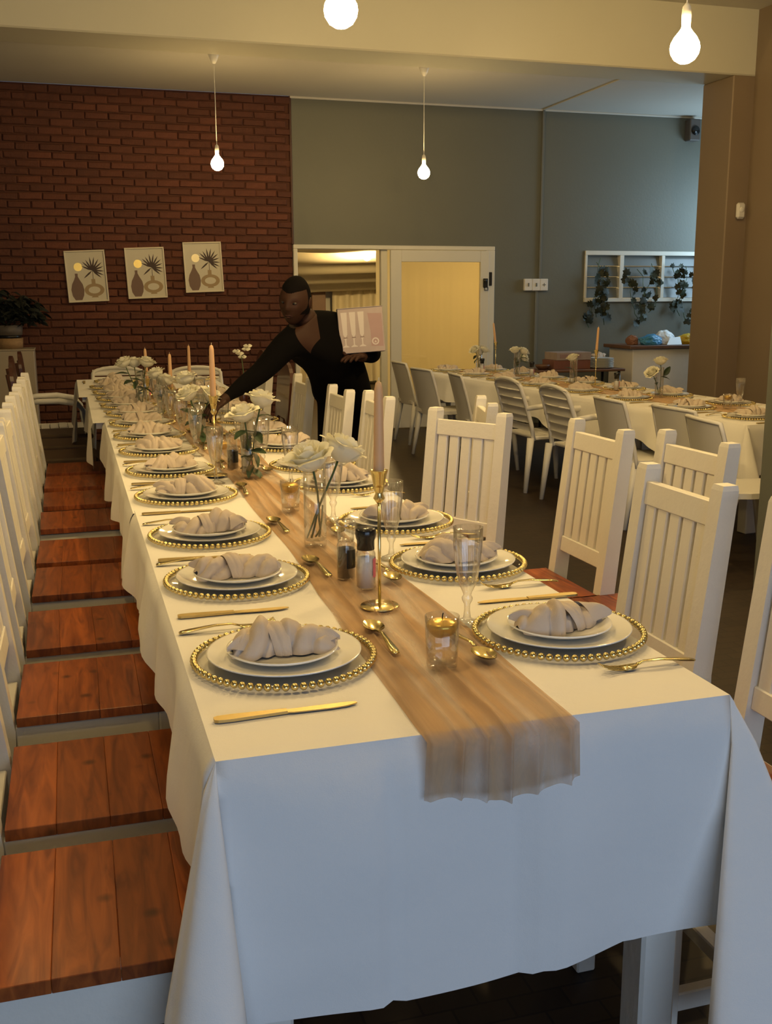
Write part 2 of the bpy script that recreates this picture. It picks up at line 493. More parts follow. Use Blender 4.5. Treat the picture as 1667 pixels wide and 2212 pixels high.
# brickwork left of the doorway
bw = struct('wall_back_brick', MB().box(XL - .2, BX - .004, YB + .012, YB + .22, 0, FC), 'mortar')
brick_meshes = []
for k in range(7):
    rr = random.Random(k)
    bm = bmesh.new()
    bmesh.ops.create_cube(bm, size=1)
    for v in bm.verts:
        v.co = Vector((v.co.x * .214, v.co.y * .03, v.co.z * .066))
    bmesh.ops.bevel(bm, geom=[e for e in bm.edges if all(v.co.y < 0 for v in e.verts)], offset=.007, segments=1, affect='EDGES')
    for v in bm.verts:
        v.co += Vector((rr.uniform(-.006, .006), rr.uniform(-.002, .002), rr.uniform(-.0045, .0045)))
    m = MB(); m.frombm(bm); bm.free()
    brick_meshes.append((m, m.mesh('brick', 'brick')))
spots = []
rows = int(FC / .0785)
for r_ in range(rows):
    z = .04 + r_ * .0785
    x = XL + (.113 if r_ % 2 else 0)
    while x < BX - .03:
        full = x + .107 < BX - .008
        spots.append((x, z, full)); x += .226
def bseen(x, z): return -0.5 < x and z > 1.02 and not (1.05 < x and z < 1.2)
near = [s for s in spots if s[2] and bseen(s[0], s[1])]
near.sort(key=lambda s: (Vector((s[0] - .9, 0, s[1] - 2.2))).length)
single = set(near[:300])
rest = MB()
for s in spots:
    k = random.randrange(7)
    dy = random.uniform(-.004, .004)
    if s in single:
        o = link('brick', brick_meshes[k][1], bw, (s[0], YB + .006 + dy, s[1]))
    else:
        xw = 1.0 if s[2] else max(.1, (BX - .006 - (s[0] - .107)) / .214)
        xc = s[0] if s[2] else (s[0] - .107 + BX - .006) / 2
        mt = Matrix.Translation((xc, YB + .006 + dy, s[1])) @ Matrix.Diagonal((xw, 1, 1, 1))
        rest.add([mt @ Vector(p) for p in brick_meshes[k][0].v], brick_meshes[k][0].f)
tag(rest.build('brickwork', 'brick', bw), kind='stuff')
struct('trim_brick_edge', MB().bev(BX - .012, BX + .012, YB - .012, YB + .05, DZ, FC, .004), 'mahogany')
# surface conduit, ceiling battens and cornice line
cd = MB()
cd.bev(5.255, 5.285, YB - .022, YB, 1.68, FC, .004)
struct('trim_conduit_upper', cd, 'conduit')
struct('trim_conduit_lower', MB().bev(5.215, 5.25, YB - .022, YB, 0, 1.55, .004), 'conduit')
struct('trim_ceiling_batten', MB().bev(5.255, 5.30, BY1, YB - .002, FC - .012, FC, .003), 'ceiling_white')
struct('trim_cornice', MB().bev(BX, XR2, YB - .018, YB, FC - .022, FC, .004), 'ceiling_white')
# near pillar at the right edge of the view
struct('trim_pillar', MB().bev(3.30, 3.66, 4.10, 4.40, 0, NC, .01), 'wall_green')

# ---------------------------------------------------------------- sliding door, inner room behind it
d = link('door_1', MB().bev(DX0, DX1, YB - .03, YB + .10, DZ - .045, DZ, .006).mesh('door_1', 'door_paint'))
d['kind'] = 'structure'
MB().bev(DX0, DX0 + .045, YB - .03, YB + .10, 0, DZ - .045, .005).build('jamb', 'door_paint', d)
MB().bev(DX1 - .105, DX1, YB - .03, YB + .10, 0, DZ - .045, .005).build('jamb', 'door_paint', d)
MB().bev(3.36, 3.435, YB + .02, YB + .09, 0, DZ - .045, .005).build('mullion', 'door_paint', d)
lf = MB()
lx0, lx1 = 3.45, 4.62
lf.bev(lx0, lx0 + .125, YB - .055, YB - .012, 0.012, DZ - .05, .004)
lf.bev(lx1 - .105, lx1, YB - .055, YB - .012, 0.012, DZ - .05, .004)
lf.bev(lx0 + .125, lx1 - .105, YB - .055, YB - .012, DZ - .175, DZ - .05, .004)
lf.bev(lx0 + .125, lx1 - .105, YB - .055, YB - .012, 0.012, 0.30, .004)
leaf_ = lf.build('door_leaf', 'door_paint', d)
MB().box(lx0 + .12, lx1 - .10, YB - .036, YB - .030, .29, DZ - .17).build('glass_pane', 'pane', leaf_)
lk = MB()
lk.bev(4.545, 4.60, YB - .075, YB - .055, 1.58, 1.68, .004)
lk.sphere((4.56, YB - .085, 1.655), .024, 10, 6)
lk.bev(4.615, 4.66, YB - .05, YB - .03, 1.60, 1.75, .004)
lk.tube([(4.56, YB - .07, 1.58), (4.56, YB - .075, 1.55), (4.60, YB - .075, 1.55), (4.60, YB - .07, 1.58)], .006, 6)
lk.build('padlock_hasp', 'dark_metal', d)
# inner room shell
IY = 17.6
struct('wall_inner_left', MB().box(1.6, 1.8, YB + .22, IY, 0, 3.2), 'door_paint')
struct('wall_inner_right', MB().box(7.4, 7.6, YB + .6, IY, 0, 3.2), 'door_paint')
struct('wall_inner_back', MB().box(1.6, 7.6, IY, IY + .2, 0, 3.2), 'door_paint')
struct('ceiling_inner', MB().box(1.6, 7.6, YB + .22, IY + .2, 3.2, 3.4), 'door_paint')
# cream sheer just behind the closed leaf
def sh(u, v):
    x = 3.40 + u * 1.32
    return (x, YB + .36 + .0012 * sin(x * 38) + .0006 * sin(x * 83), .03 + v * 2.15)
tag(MB().grid(sh, 90, 4).build('sheer_curtain', 'sheer_cream'), 'cream sheer curtain glowing behind the glass of the closed door leaf', 'curtain')
# curtains at the back of the inner room
def cur(x0, x1, top0, top1, label, fr):
    def fn(u, v):
        x = x0 + u * (x1 - x0)
        return (x, IY - .22 + .05 * sin(x * fr) * (1 - .2 * v), .05 + v * (top0 + (top1 - top0) * u - .05))
    return tag(MB().grid(fn, 100, 6).build('pleated_curtain', 'drape'), label, 'curtain')
cur(4.30, 5.30, 1.66, 1.80, 'cream pleated curtain right of the brown pier inside the lit back room', 30)
cur(3.60, 3.86, 1.64, 1.66, 'narrow cream curtain left of the brown pier inside the lit back room', 34)
struct('trim_inner_pier', MB().bev(3.92, 4.16, IY - .35, IY - .05, 0, 1.85, .01), 'wood_brown')
struct('trim_inner_post', MB().bev(5.34, 5.37, IY - .5, IY - .44, 0, 2.1, .004), 'mahogany')
# swagged ceiling cloth strips
sw = thing('ceiling_drape', 'cream cloth swags draped under the ceiling of the lit back room', 'drape', (0, 0, 0))
for k in range(7):
    y0 = 12.3 + k * .72; y1 = y0 + .80
    zb = 2.52 - .125 * k
    def fn(u, v, y0=y0, y1=y1, zb=zb, k=k):
        x = 1.85 + u * 5.5
        sag = .22 * (1 - (2 * v - 1) ** 2)
        edge = .10 * abs(u - .28) * 2
        return (x, y0 + v * (y1 - y0), zb - sag + edge + .015 * sin(9 * v + k + 3 * u))
    MB().grid(fn, 24, 14).build('swag', 'drape', sw)

# ---------------------------------------------------------------- louvre window on the far wall
wn = link('window_1', MB().bev(WX0, WX1, YB - .02, YB + .08, WZ1 - .05, WZ1, .004).mesh('window_1', 'door_paint'))
wn['kind'] = 'structure'
MB().bev(WX0, WX1, YB - .035, YB + .08, WZ0, WZ0 + .045, .004).build('sill', 'door_paint', wn)
for x0, x1 in ((WX0 - .001, WX0 + .03), (6.30, 6.355), (6.86, 6.905), (WX1 - .03, WX1 + .001)):
    MB().bev(x0, x1, YB - .02, YB + .08, WZ0 + .045, WZ1 - .05, .004).build('mullion', 'door_paint', wn)
for x0, x1 in ((WX0 + .03, 6.30), (6.355, 6.86), (6.905, WX1 - .03)):
    for k in range(4):
        z0 = WZ0 + .05 + k * .124
        mt = Matrix.Translation(((x0 + x1) / 2, YB + .04, z0 + .058)) @ Matrix.Rotation(R(-14), 4, 'X')
        MB().box(-(x1 - x0) / 2, (x1 - x0) / 2, -.003, .003, -.062, .062, mt).build('louvre_pane', 'louvre_glass', wn)

# ---------------------------------------------------------------- switches, detector, speaker
sx = thing('switch_box', 'row of three white surface switch boxes on the grey-green wall right of the door', 'switch', (5.215, YB, 1.61))
for k in range(3):
    p = MB().bev(-.148 + k * .0995, -.0505 + k * .0995, -.045, 0, -.068, .068, .006).build('switch_unit', 'white_plastic', sx)
    q = MB()
    if k < 2: q.bev(-.108 + k * .0995, -.090 + k * .0995, -.052, -.044, -.02, .02, .003)
    else:
        q.bev(-.1 + k * .0995 - .02, -.1 + k * .0995 + .02, -.048, -.044, -.004, .004, .001).bev(-.1 + k * .0995 - .004, -.1 + k * .0995 + .004, -.048, -.044, -.02, .02, .001)
    q.build('rocker', 'conduit', p)
pd = thing('motion_detector', 'small white motion detector high on the brown pilaster at right', 'detector', (6.245, BY0, 2.275))
MB().bev(-.045, .045, -.05, 0, -.075, .075, .018).build('housing', 'white_plastic', pd)
MB().sphere((0, -.046, .01), .028, 12, 8, (1, .5, 1)).build('lens', 'porcelain', pd)
sp = thing('wall_speaker', 'small dark box speaker high in the far wall corner beside the pilaster', 'speaker', (7.16, YB, 3.40))
MB().bev(-.07, .07, -.12, 0, -.14, .10, .01).build('cabinet', 'speaker', sp)
MB().lathe([(0, 0), (.05, .0), (.054, .006)], 16, Matrix.Translation((0, -.122, -.03)) @ Matrix.Rotation(pi / 2, 4, 'X')).build('cone', 'black_plastic', sp)

# ---------------------------------------------------------------- pendant lamps
def make_pendant(length, bulb):
    t = thing('pendant_lamp', '', 'lamp')
    MB().lathe([(0.0, 0), (.048, 0), (.048, -.012), (.03, -.055), (.012, -.085), (0, -.085)][::-1], 20).build('ceiling_rose', 'white_plastic', t)
    MB().tube([(0, 0, -.08), (0, 0, -length + .16)], .0035, 6).build('cord', 'white_plastic', t)
    MB().lathe([(.004, -length + .165), (.016, -length + .15), (.019, -length + .12), (.017, -length + .07)][::-1], 16).build('lamp_holder', 'white_plastic', t)
    b = MB()
    prof = [(0.0, -.058), (.020, -.0545), (.040, -.042), (.053, -.022), (.0575, 0), (.054, .02), (.043, .04), (.028, .058), (.018, .072), (.0155, .085)]
    b.lathe([(r, z - length) for r, z in prof], 24)
    b.build('bulb', 'bulb_' + bulb, t)
    return t
for (x, y, zc, zb, bulb_, lab) in (
    (1.345, 9.56, FC, 2.63, 'far', 'bare bulb pendant hanging in front of the brick wall'),
    (3.262, 9.56, FC, 2.61, 'far', 'bare bulb pendant hanging in front of the grey-green wall above the sliding door'),
    (0.94, 3.62, NC, 2.42, 'near', 'bare bulb pendant glowing at the top centre of the photo, cut by its upper edge'),
    (2.37, 3.80, NC, 2.425, 'near', 'bare bulb pendant glowing at upper right in front of the beam end'),
    (-0.55, 3.55, NC, 2.42, 'left', 'added bare bulb pendant, unseen, left of the long table'),  # added lamp out of view, warms the left chairs and cloth
    (4.7, 4.6, NC, 2.42, 'side', 'added bare bulb pendant, unseen, right of the pillar'),  # added lamp out of view, lifts the second table
    (0.0, 1.62, NC, 2.44, 'front', 'added bare bulb pendant, unseen, above the near left table corner'),  # added lamp over the near edge, warms candle and napkins
    (1.9, 1.75, NC, 2.44, 'front', 'added bare bulb pendant, unseen, above the near right chairs'),  # added partner of the lamp over the near edge
    (2.3, 6.4, NC, 3.55, 'high', 'added short bare bulb pendant, unseen, nearer the long table'),  # added high lamp out of view, brightens the beam face
    (4.7, 6.4, NC, 3.55, 'high', 'added short bare bulb pendant, unseen, nearer the pilaster'),  # added second high lamp, brightens the right of the beam
    (4.05, 14.3, 3.2, 2.03, 'inner', 'small bare bulb glowing under the swags inside the back room')):
    t = make_pendant(zc - zb, bulb_)
    t.location = (x, y, zc); t['label'] = lab; t['group'] = 'bare bulb pendants'
# added unseen lamp in the inner room, lights the sheer from behind
t = make_pendant(1.0, 'sheer'); t.location = (5.2, 13.2, 3.2); t['label'] = 'added bare bulb pendant in the back room, unseen behind the closed door leaf'; t['group'] = 'bare bulb pendants'

# ---------------------------------------------------------------- three pictures on the brick wall
def sector(cx, cz, a, L, w_):
    ca, sa = cos(a), sin(a)
    pts = [(0, 0), (.35 * L, w_), (.7 * L, w_ * .75), (L, 0), (.7 * L, -w_ * .75), (.35 * L, -w_)]
    return [(cx + p * ca - q * sa, cz + p * sa + q * ca) for p, q in pts]
def ell(cx, cz, a, b, n=24): return [(cx + a * cos(2 * pi * k / n), cz + b * sin(2 * pi * k / n)) for k in range(n)]
XZ = Matrix(((1, 0, 0, 0), (0, 0, -1, 0), (0, 1, 0, 0), (0, 0, 0, 1)))   # (x,z) outline, extruded towards -y
def picture(cx, cz, tilt, sunmat, label):
    W_, H_ = .40, .515
    t = thing('framed_print', label, 'picture', (cx, YB - .016, cz), 0, 'framed prints on the brick wall')
    t.rotation_euler = (R(-2.5), R(tilt), 0)
    f = MB()
    fw = .014
    f.bev(-W_ / 2, W_ / 2, -.022, 0, H_ / 2 - fw, H_ / 2, .002).bev(-W_ / 2, W_ / 2, -.022, 0, -H_ / 2, -H_ / 2 + fw, .002)
    f.bev(-W_ / 2, -W_ / 2 + fw, -.022, 0, -H_ / 2 + fw, H_ / 2 - fw, .002).bev(W_ / 2 - fw, W_ / 2, -.022, 0, -H_ / 2 + fw, H_ / 2 - fw, .002)
    f.build('frame', 'frame_cream', t)
    MB().box(-W_ / 2 + fw, W_ / 2 - fw, -.008, -.002, -H_ / 2 + fw, H_ / 2 - fw).build('print', 'paper', t)
    def flat(name, outl, mat, d):
        MB().prism(outl, .008 + d, .0085 + d, XZ).build(name, mat, t)
    flat('printed_sun', ell(-.075, .095, .042, .042), sunmat, 0)
    vz = [(-.13, -.235), (-.155, -.19), (-.163, -.13), (-.15, -.075), (-.125, -.03), (-.112, 0), (-.113, .03), (-.085, .03), (-.086, 0), (-.07, -.035), (-.045, -.08), (-.035, -.135), (-.043, -.19), (-.065, -.235)]
    flat('printed_vase', vz, 'print_vase', .0002)
    o_, i_ = ell(.065, -.14, .098, .065, 28), ell(.065, -.14, .058, .035, 28)
    m = MB()
    n = 28
    vs = [XZ @ Vector((x, z, .0086)) for x, z in o_ + i_]
    m.add(vs, [(k, (k + 1) % n, n + (k + 1) % n, n + k) for k in range(n)])
    m.prism([(.043, -.085), (.043, -.03), (.082, -.03), (.082, -.085)], .0086, .0088, XZ)
    m.prism([(.03, -.215), (.04, -.2), (.09, -.2), (.10, -.215)], .0086, .0088, XZ)
    m.build('printed_ring_vase', 'print_ring', t)
    m = MB()
    m.prism([(.060, -.03), (.062, .07), (.066, .07), (.066, -.03)], .0089, .0091, XZ)
    for a, L in ((155, .115), (135, .13), (118, .125), (97, .14), (78, .14), (58, .135), (38, .13), (18, .12), (-5, .12), (-25, .125), (-42, .115), (-140, .12)):
        m.prism(sector(.062, .055, R(a), L, .0085), .0089, .0092, XZ)
    m.build('printed_palm_leaf', 'print_leaf', t)
picture(.211, 1.697, -2.6, 'print_sun', 'framed vase and palm print hung lowest, leftmost on the brick wall')
picture(.806, 1.731, -2.2, 'print_sun', 'framed vase and palm print hung in the middle of the brick wall row')
picture(1.398, 1.792, -1.8, 'print_sun_pale', 'framed vase and palm print hung highest with a paler sun, nearest the door')
# ================================================================ plank-seat chairs (white, slatted backs)
def make_plank_chair():
    t = thing('slat_back_chair', '', 'chair')
    HW = .19        # half width
    TOP = 1.05
    def post(s):
        # rear leg and back post in one sawn piece, leaning back above the seat
        y0, y1 = sorted((s * HW, s * (HW - .046)))
        mb = MB()
        zs = [0, .46, TOP - .012, TOP]
        xo = [-.015, 0, -.062, -.063]
        wd = [.048, .056, .044, .038]
        ch = [0, 0, 0, .003]
        vs = []
        for z, x, w_, c in zip(zs, xo, wd, ch):
            vs += [(x - w_ * .5, y0 + c, z), (x + w_ * .5, y0 + c, z), (x + w_ * .5, y1 - c, z), (x - w_ * .5, y1 - c, z)]
        fs = [(3, 2, 1, 0), (12, 13, 14, 15)]
        for i in range(3):
            for k in range(4):
                fs.append((i * 4 + k, i * 4 + (k + 1) % 4, i * 4 + 4 + (k + 1) % 4, i * 4 + 4 + k))
        mb.add(vs, fs)
        mb.build('back_post', 'white_paint', t)
    def lean(z): return -.062 * (z - .46) / (TOP - .012 - .46)
    def leanmat(z0):
        return Matrix.Translation((lean(z0), 0, z0)) @ Matrix.Rotation(-math.atan(.062 / .578), 4, 'Y')
    for s in (-1, 1): post(s)
    MB().bev(-.014, .016, -HW + .046, HW - .046, 0, .062, .003, leanmat(.945)).build('top_rail', 'white_paint', t)
    MB().bev(-.014, .016, -HW + .046, HW - .046, 0, .055, .003, leanmat(.575)).build('bottom_rail', 'white_paint', t)
    sm = MB().bev(-.004, .012, -.0225, .0225, 0, .335, .003, leanmat(.62)).mesh('slat', 'white_paint')
    for k in range(5):
        link('slat', sm, t, (.0, (k - 2) * .0575, 0))
    for s in (-1, 1):
        y0, y1 = sorted((s * (HW - .005), s * (HW - .05)))
        MB().bev(.365, .41, y0, y1, 0, SZ - .028, .004).build('front_leg', 'white_paint', t)
    MB().bev(.375, .402, -HW + .05, HW - .05, SZ - .12, SZ - .028, .003).build('apron', 'white_paint', t)
    MB().bev(-.01, .018, -HW + .05, HW - .05, SZ - .12, SZ - .028, .003).build('apron', 'white_paint', t)
    for s in (-1, 1):
        y0, y1 = sorted((s * (HW - .008), s * (HW - .034)))
        MB().bev(.028, .365, y0, y1, SZ - .12, SZ - .028, .003).build('apron', 'white_paint', t)
        MB().bev(.02, .368, y0, y1, .13, .17, .003).build('stretcher', 'white_paint', t)
    MB().bev(.18, .215, -HW + .034, HW - .034, .132, .166, .003).build('stretcher', 'white_paint', t)
    xs = [.032, .125, .225, .325, .425]
    for k in range(4):
        MB().bev(xs[k] + .0002, xs[k + 1] - .0002, -.194, .194, SZ - .024, SZ, .0011).build('seat_plank', 'seat_wood', t)
    return t
plank_chair = Proto(make_plank_chair)
lefty = [1.63, 2.11, 2.665, 3.17, 3.74, 4.20, 4.81, 5.33, 5.84, 6.33]
for i, y in enumerate(lefty):
    plank_chair.place((-.205 + random.uniform(-.004, .004), y, 0), R(random.uniform(-1, 1)),
        ORD[i] + ' white slat-back chair from the near end, left row of the long table', 'white slat-back chairs along the left side')
rightc = [
    (1.405, 1.70, 180, 'white slat-back chair cut by the right edge of the photo, nearest the camera'),
    (1.375, 2.205, 180, 'second white slat-back chair on the right side, backrest against the table corner plate'),
    (1.665, 3.175, 181, 'white slat-back chair pulled out at the right with its orange-brown seat showing'),
    (1.41, 3.70, 211, 'white slat-back chair turned at an angle in front of the second table'),
    (1.27, 4.53, 180, 'white slat-back chair right of the leaning person, partly behind the tall peach candle'),
    (1.195, 4.93, 180, 'white slat-back chair just right of the leg of the leaning person'),
    (1.185, 5.72, 180, 'white slat-back chair left of the leg of the leaning person, under their elbow'),
    (1.19, 6.95, 180, 'white slat-back chair beyond the leaning person at the far right side of the long table'),
    (1.80, 2.80, 181, 'white slat-back chair standing behind the second one, farther from the long table'),
    (1.63, 4.13, 166, 'white slat-back chair half hidden behind the angled chair')]
for x, y, a, lab in rightc:
    plank_chair.place((x, y, 0), R(a), lab, 'white slat-back chairs along the right side')

# ---------------------------------------------------------------- dark wooden chairs
def make_dark_chair():
    t = thing('dark_wooden_chair', '', 'chair')
    for s in (-1, 1):
        y0, y1 = sorted((s * .20, s * .16))
        MB().tube([(-.02, s * .18, 0), (0, s * .18, .46), (-.04, s * .18, .80), (-.075, s * .172, 1.02)], [.02, .022, .018, .015], 8).build('back_post', 'mahogany', t)
        MB().bev(.36, .40, y0, y1, 0, .45, .006).build('front_leg', 'mahogany', t)
    MB().bev(.0, .43, -.215, .215, .45, .49, .012).build('seat', 'dark_seat', t)
    MB().bev(.01, .39, -.19, .19, .38, .45, .005).build('seat_frame', 'mahogany', t)
    out = [(-.20, .72)] + [(-.20 + .04 * 0, .98)] + [(.2 * -cos(pi * k / 12), .98 + .115 * sin(pi * k / 12)) for k in range(1, 12)] + [(.20, .98), (.20, .72), (.1, .76), (-.1, .76)]
    m = Matrix(((0, 0, 1, 0), (1, 0, 0, 0), (0, 1, 0, 0), (0, 0, 0, 1)))
    mt = Matrix.Translation((-.012, 0, 0)) @ Matrix(((1, 0, -.085, .045), (0, 1, 0, 0), (0, 0, 1, 0), (0, 0, 0, 1))) @ m
    MB().prism(out, -.011, .011, mt).build('backrest', 'mahogany', t)
    MB().prism([(-.06, .49), (.06, .49), (.05, .75), (-.05, .75)], -.008, .008, mt).build('back_splat', 'mahogany', t)
    return t
dark_chair = Proto(make_dark_chair)
for x, y, a, lab in (
    (-.30, 6.98, 0, 'dark mahogany chair with arched back, next to the last white chair of the left row'),
    (-.33, 7.58, 0, 'dark mahogany chair with arched back, second beyond the left white chairs'),
    (-.30, 8.20, 0, 'dark mahogany chair, last of the left row before the white plastic armchair'),
    (1.20, 6.28, 180, 'dark mahogany chair under the reaching arm of the person'),
    (1.32, 7.75, 180, 'dark mahogany chair at the far right side of the long table below the white blossom')):
    dark_chair.place((x, y, 0), R(a), lab, 'dark mahogany chairs at the far end')

# ---------------------------------------------------------------- white plastic chairs
def make_plastic_side():
    t = thing('plastic_side_chair', '', 'chair')
    def back(u, v, d=0):
        hw = .225 - .02 * v
        y = (2 * u - 1) * hw
        z = .40 + v * .42
        x = -.02 - .10 * v ** 1.3 + .035 * (2 * u - 1) ** 2 - d
        return (x, y, z + .006 * (1 - (2 * u - 1) ** 2) * v)
    m = MB(); m.grid(lambda u, v: back(u, v), 12, 8); m.grid(lambda u, v: back(1 - u, v, .014), 12, 8)
    m.build('backrest', 'white_plastic', t)
    rim = [back(0, k / 8) for k in range(9)] + [back(k / 12, 1) for k in range(1, 13)] + [back(1, 1 - k / 8) for k in range(1, 9)]
    MB().tube([(p[0] - .007, p[1], p[2]) for p in rim], .013, 6).build('back_rim', 'white_plastic', t)
    m = MB()
    out = [(-.03, -.20), (.10, -.225), (.38, -.225), (.42, -.19), (.42, .19), (.38, .225), (.10, .225), (-.03, .20)]
    m.prism(out, .415, .445)
    m.build('seat', 'white_plastic', t)
    for sx_, sy in ((0, 1), (0, -1), (1, 1), (1, -1)):
        MB().tube([(-.01 - .05 if sx_ == 0 else .42, sy * .225, 0), (.01 if sx_ == 0 else .37, sy * .20, .43)], [.016, .027], 8).build('leg', 'white_plastic', t)
    return t
def make_plastic_arm():
    t = thing('plastic_armchair', '', 'chair')
    def prof(z): return -.01 - .13 * max(0, (z - .42) / .44) ** 1.25
    def side(s): return [(prof(z), s * (.235 - .02 * (z - .42) / .44), z) for z in (.40, .52, .64, .74, .81)]
    arc = [(prof(.81 + .05 * sin(a)), .216 * cos(a) if abs(cos(a)) > .001 else 0, .81 + .05 * sin(a)) for a in [pi * k / 10 for k in range(1, 10)]]
    pts = side(1) + arc + side(-1)[::-1]
    MB().tube(pts, .017, 8).build('back_frame', 'white_plastic', t)
    for k in range(6):
        z0 = .47 + k * .064
        def fn(u, v, z0=z0):
            y = (2 * u - 1) * .222
            z = z0 + v * .052
            return (prof(z) + .012 * (1 - (2 * u - 1) ** 2) * -1 + .01 * sin(pi * v), y, z)
        m = MB(); m.grid(fn, 8, 3); m.grid(lambda u, v: (fn(1 - u, v)[0] - .012, fn(1 - u, v)[1], fn(1 - u, v)[2]), 8, 3)
        m.build('back_slat', 'white_plastic', t)
    for k in range(6):
        x0 = .0 + k * .072
        MB().bev(x0, x0 + .066, -.215, .215, .415 - .003 * abs(k - 3), .437 - .003 * abs(k - 3), .006).build('seat_slat', 'white_plastic', t)
    MB().bev(-.01, .44, -.235, -.212, .40, .432, .008).bev(-.01, .44, .212, .235, .40, .432, .008).bev(.425, .452, -.235, .235, .395, .43, .008).build('seat_rim', 'white_plastic', t)
    for s in (-1, 1):
        MB().tube([(prof(.64) - .01, s * .232, .645), (.06, s * .262, .665), (.22, s * .272, .665), (.36, s * .268, .64), (.41, s * .262, .58), (.425, s * .25, .43)], [.018, .022, .024, .022, .02, .02], 8).build('armrest', 'white_plastic', t)
        MB().tube([(-.08, s * .252, 0), (-.035, s * .235, .42)], [.018, .028], 8).build('leg', 'white_plastic', t)
        MB().tube([(.455, s * .255, 0), (.425, s * .235, .42)], [.018, .028], 8).build('leg', 'white_plastic', t)
    return t
side_chair = Proto(make_plastic_side)
arm_chair = Proto(make_plastic_arm)
def ex(y): return 3.40 + .075 * (9.9 - y)     # near edge of the second table
SIDE = [(3.30, 10.17, 2, 'white plastic side chair farthest away, in front of the sliding door leaf'),
        (ex(9.15) - .27, 9.15, 8, 'white plastic side chair second from the door end of the second table'),
        (ex(8.45) - .24, 8.45, -6, 'white plastic side chair third from the door end of the second table'),
        (ex(6.02) - .27, 6.02, -2, 'white plastic side chair nearest after the two slatted armchairs, seen from behind'),
        (ex(5.42) - .22, 5.42, 4, 'white plastic side chair second from the near end of the second table'),
        (3.36, 4.86, -8, 'white plastic side chair at the near end of the second table beside the pillar')]
for x, y, a, lab in SIDE:
    side_chair.place((x, y, 0), R(a), lab, 'white plastic side chairs at the second table')
ARM = [(3.35, 7.43, 2, 'white slatted plastic armchair at the second table, farther of the two seen from behind'),
       (3.37, 6.66, 0, 'white slatted plastic armchair at the second table, nearer of the two seen from behind'),
       (-.34, 9.05, 2, 'white plastic armchair at the far left corner of the long table'),
       (.40, 9.66, -92, 'white plastic armchair at the far head of the long table, left of two'),
       (1.08, 9.45, -94, 'white plastic armchair at the far head of the long table, right of two')]
for x, y, a, lab in ARM:
    arm_chair.place((x, y, 0), R(a), lab, 'white plastic armchairs')

# ================================================================ tables and their linen
def make_table(x0, x1, y0, y1, z, name, label, lw=.085, over=.03):
    t = thing(name, label, 'table', ((x0 + x1) / 2, (y0 + y1) / 2, 0), 0)
    hx, hy = (x1 - x0) / 2, (y1 - y0) / 2
    n = max(3, int(2 * hx / .17))
    for k in range(n):
        MB().bev(-hx + k * 2 * hx / n + .001, -hx + (k + 1) * 2 * hx / n - .001, -hy, hy, z - .035, z, .003).build('top_plank', 'white_paint', t)
    for sx_ in (-1, 1):
        for sy in (-1, 1):
            xa, xb = sorted((sx_ * (hx - over), sx_ * (hx - over - lw)))
            ya, yb = sorted((sy * (hy - over), sy * (hy - over - lw)))
            MB().bev(xa, xb, ya, yb, 0, z - .035, .006).build('leg', 'white_paint', t)
    MB().bev(-hx + .05, -hx + .075, -hy + .05, hy - .05, z - .13, z - .036, .003).build('apron', 'white_paint', t)
    MB().bev(hx - .075, hx - .05, -hy + .05, hy - .05, z - .13, z - .036, .003).build('apron', 'white_paint', t)
    MB().bev(-hx + .12, hx - .12, hy - .075, hy - .05, z - .13, z - .036, .003).build('apron', 'white_paint', t)
    return t
make_table(.178, 1.018, 1.425, 3.28, TZ - .006, 'dining_table', 'white wooden table at the near end of the long row', lw=.072)
make_table(.178, 1.018, 3.32, 5.78, TZ - .008, 'dining_table', 'white wooden table second in the long row, hidden by its cloth', over=.30)
make_table(.11, 1.03, 5.86, 7.38, TZ - .008, 'dining_table', 'white wooden table third in the long row, hidden by its cloth', over=.30)
make_table(.06, 1.12, 7.44, 8.98, TZ - .008, 'dining_table', 'white wooden table at the far head of the long row, hidden by its cloth', over=.30)

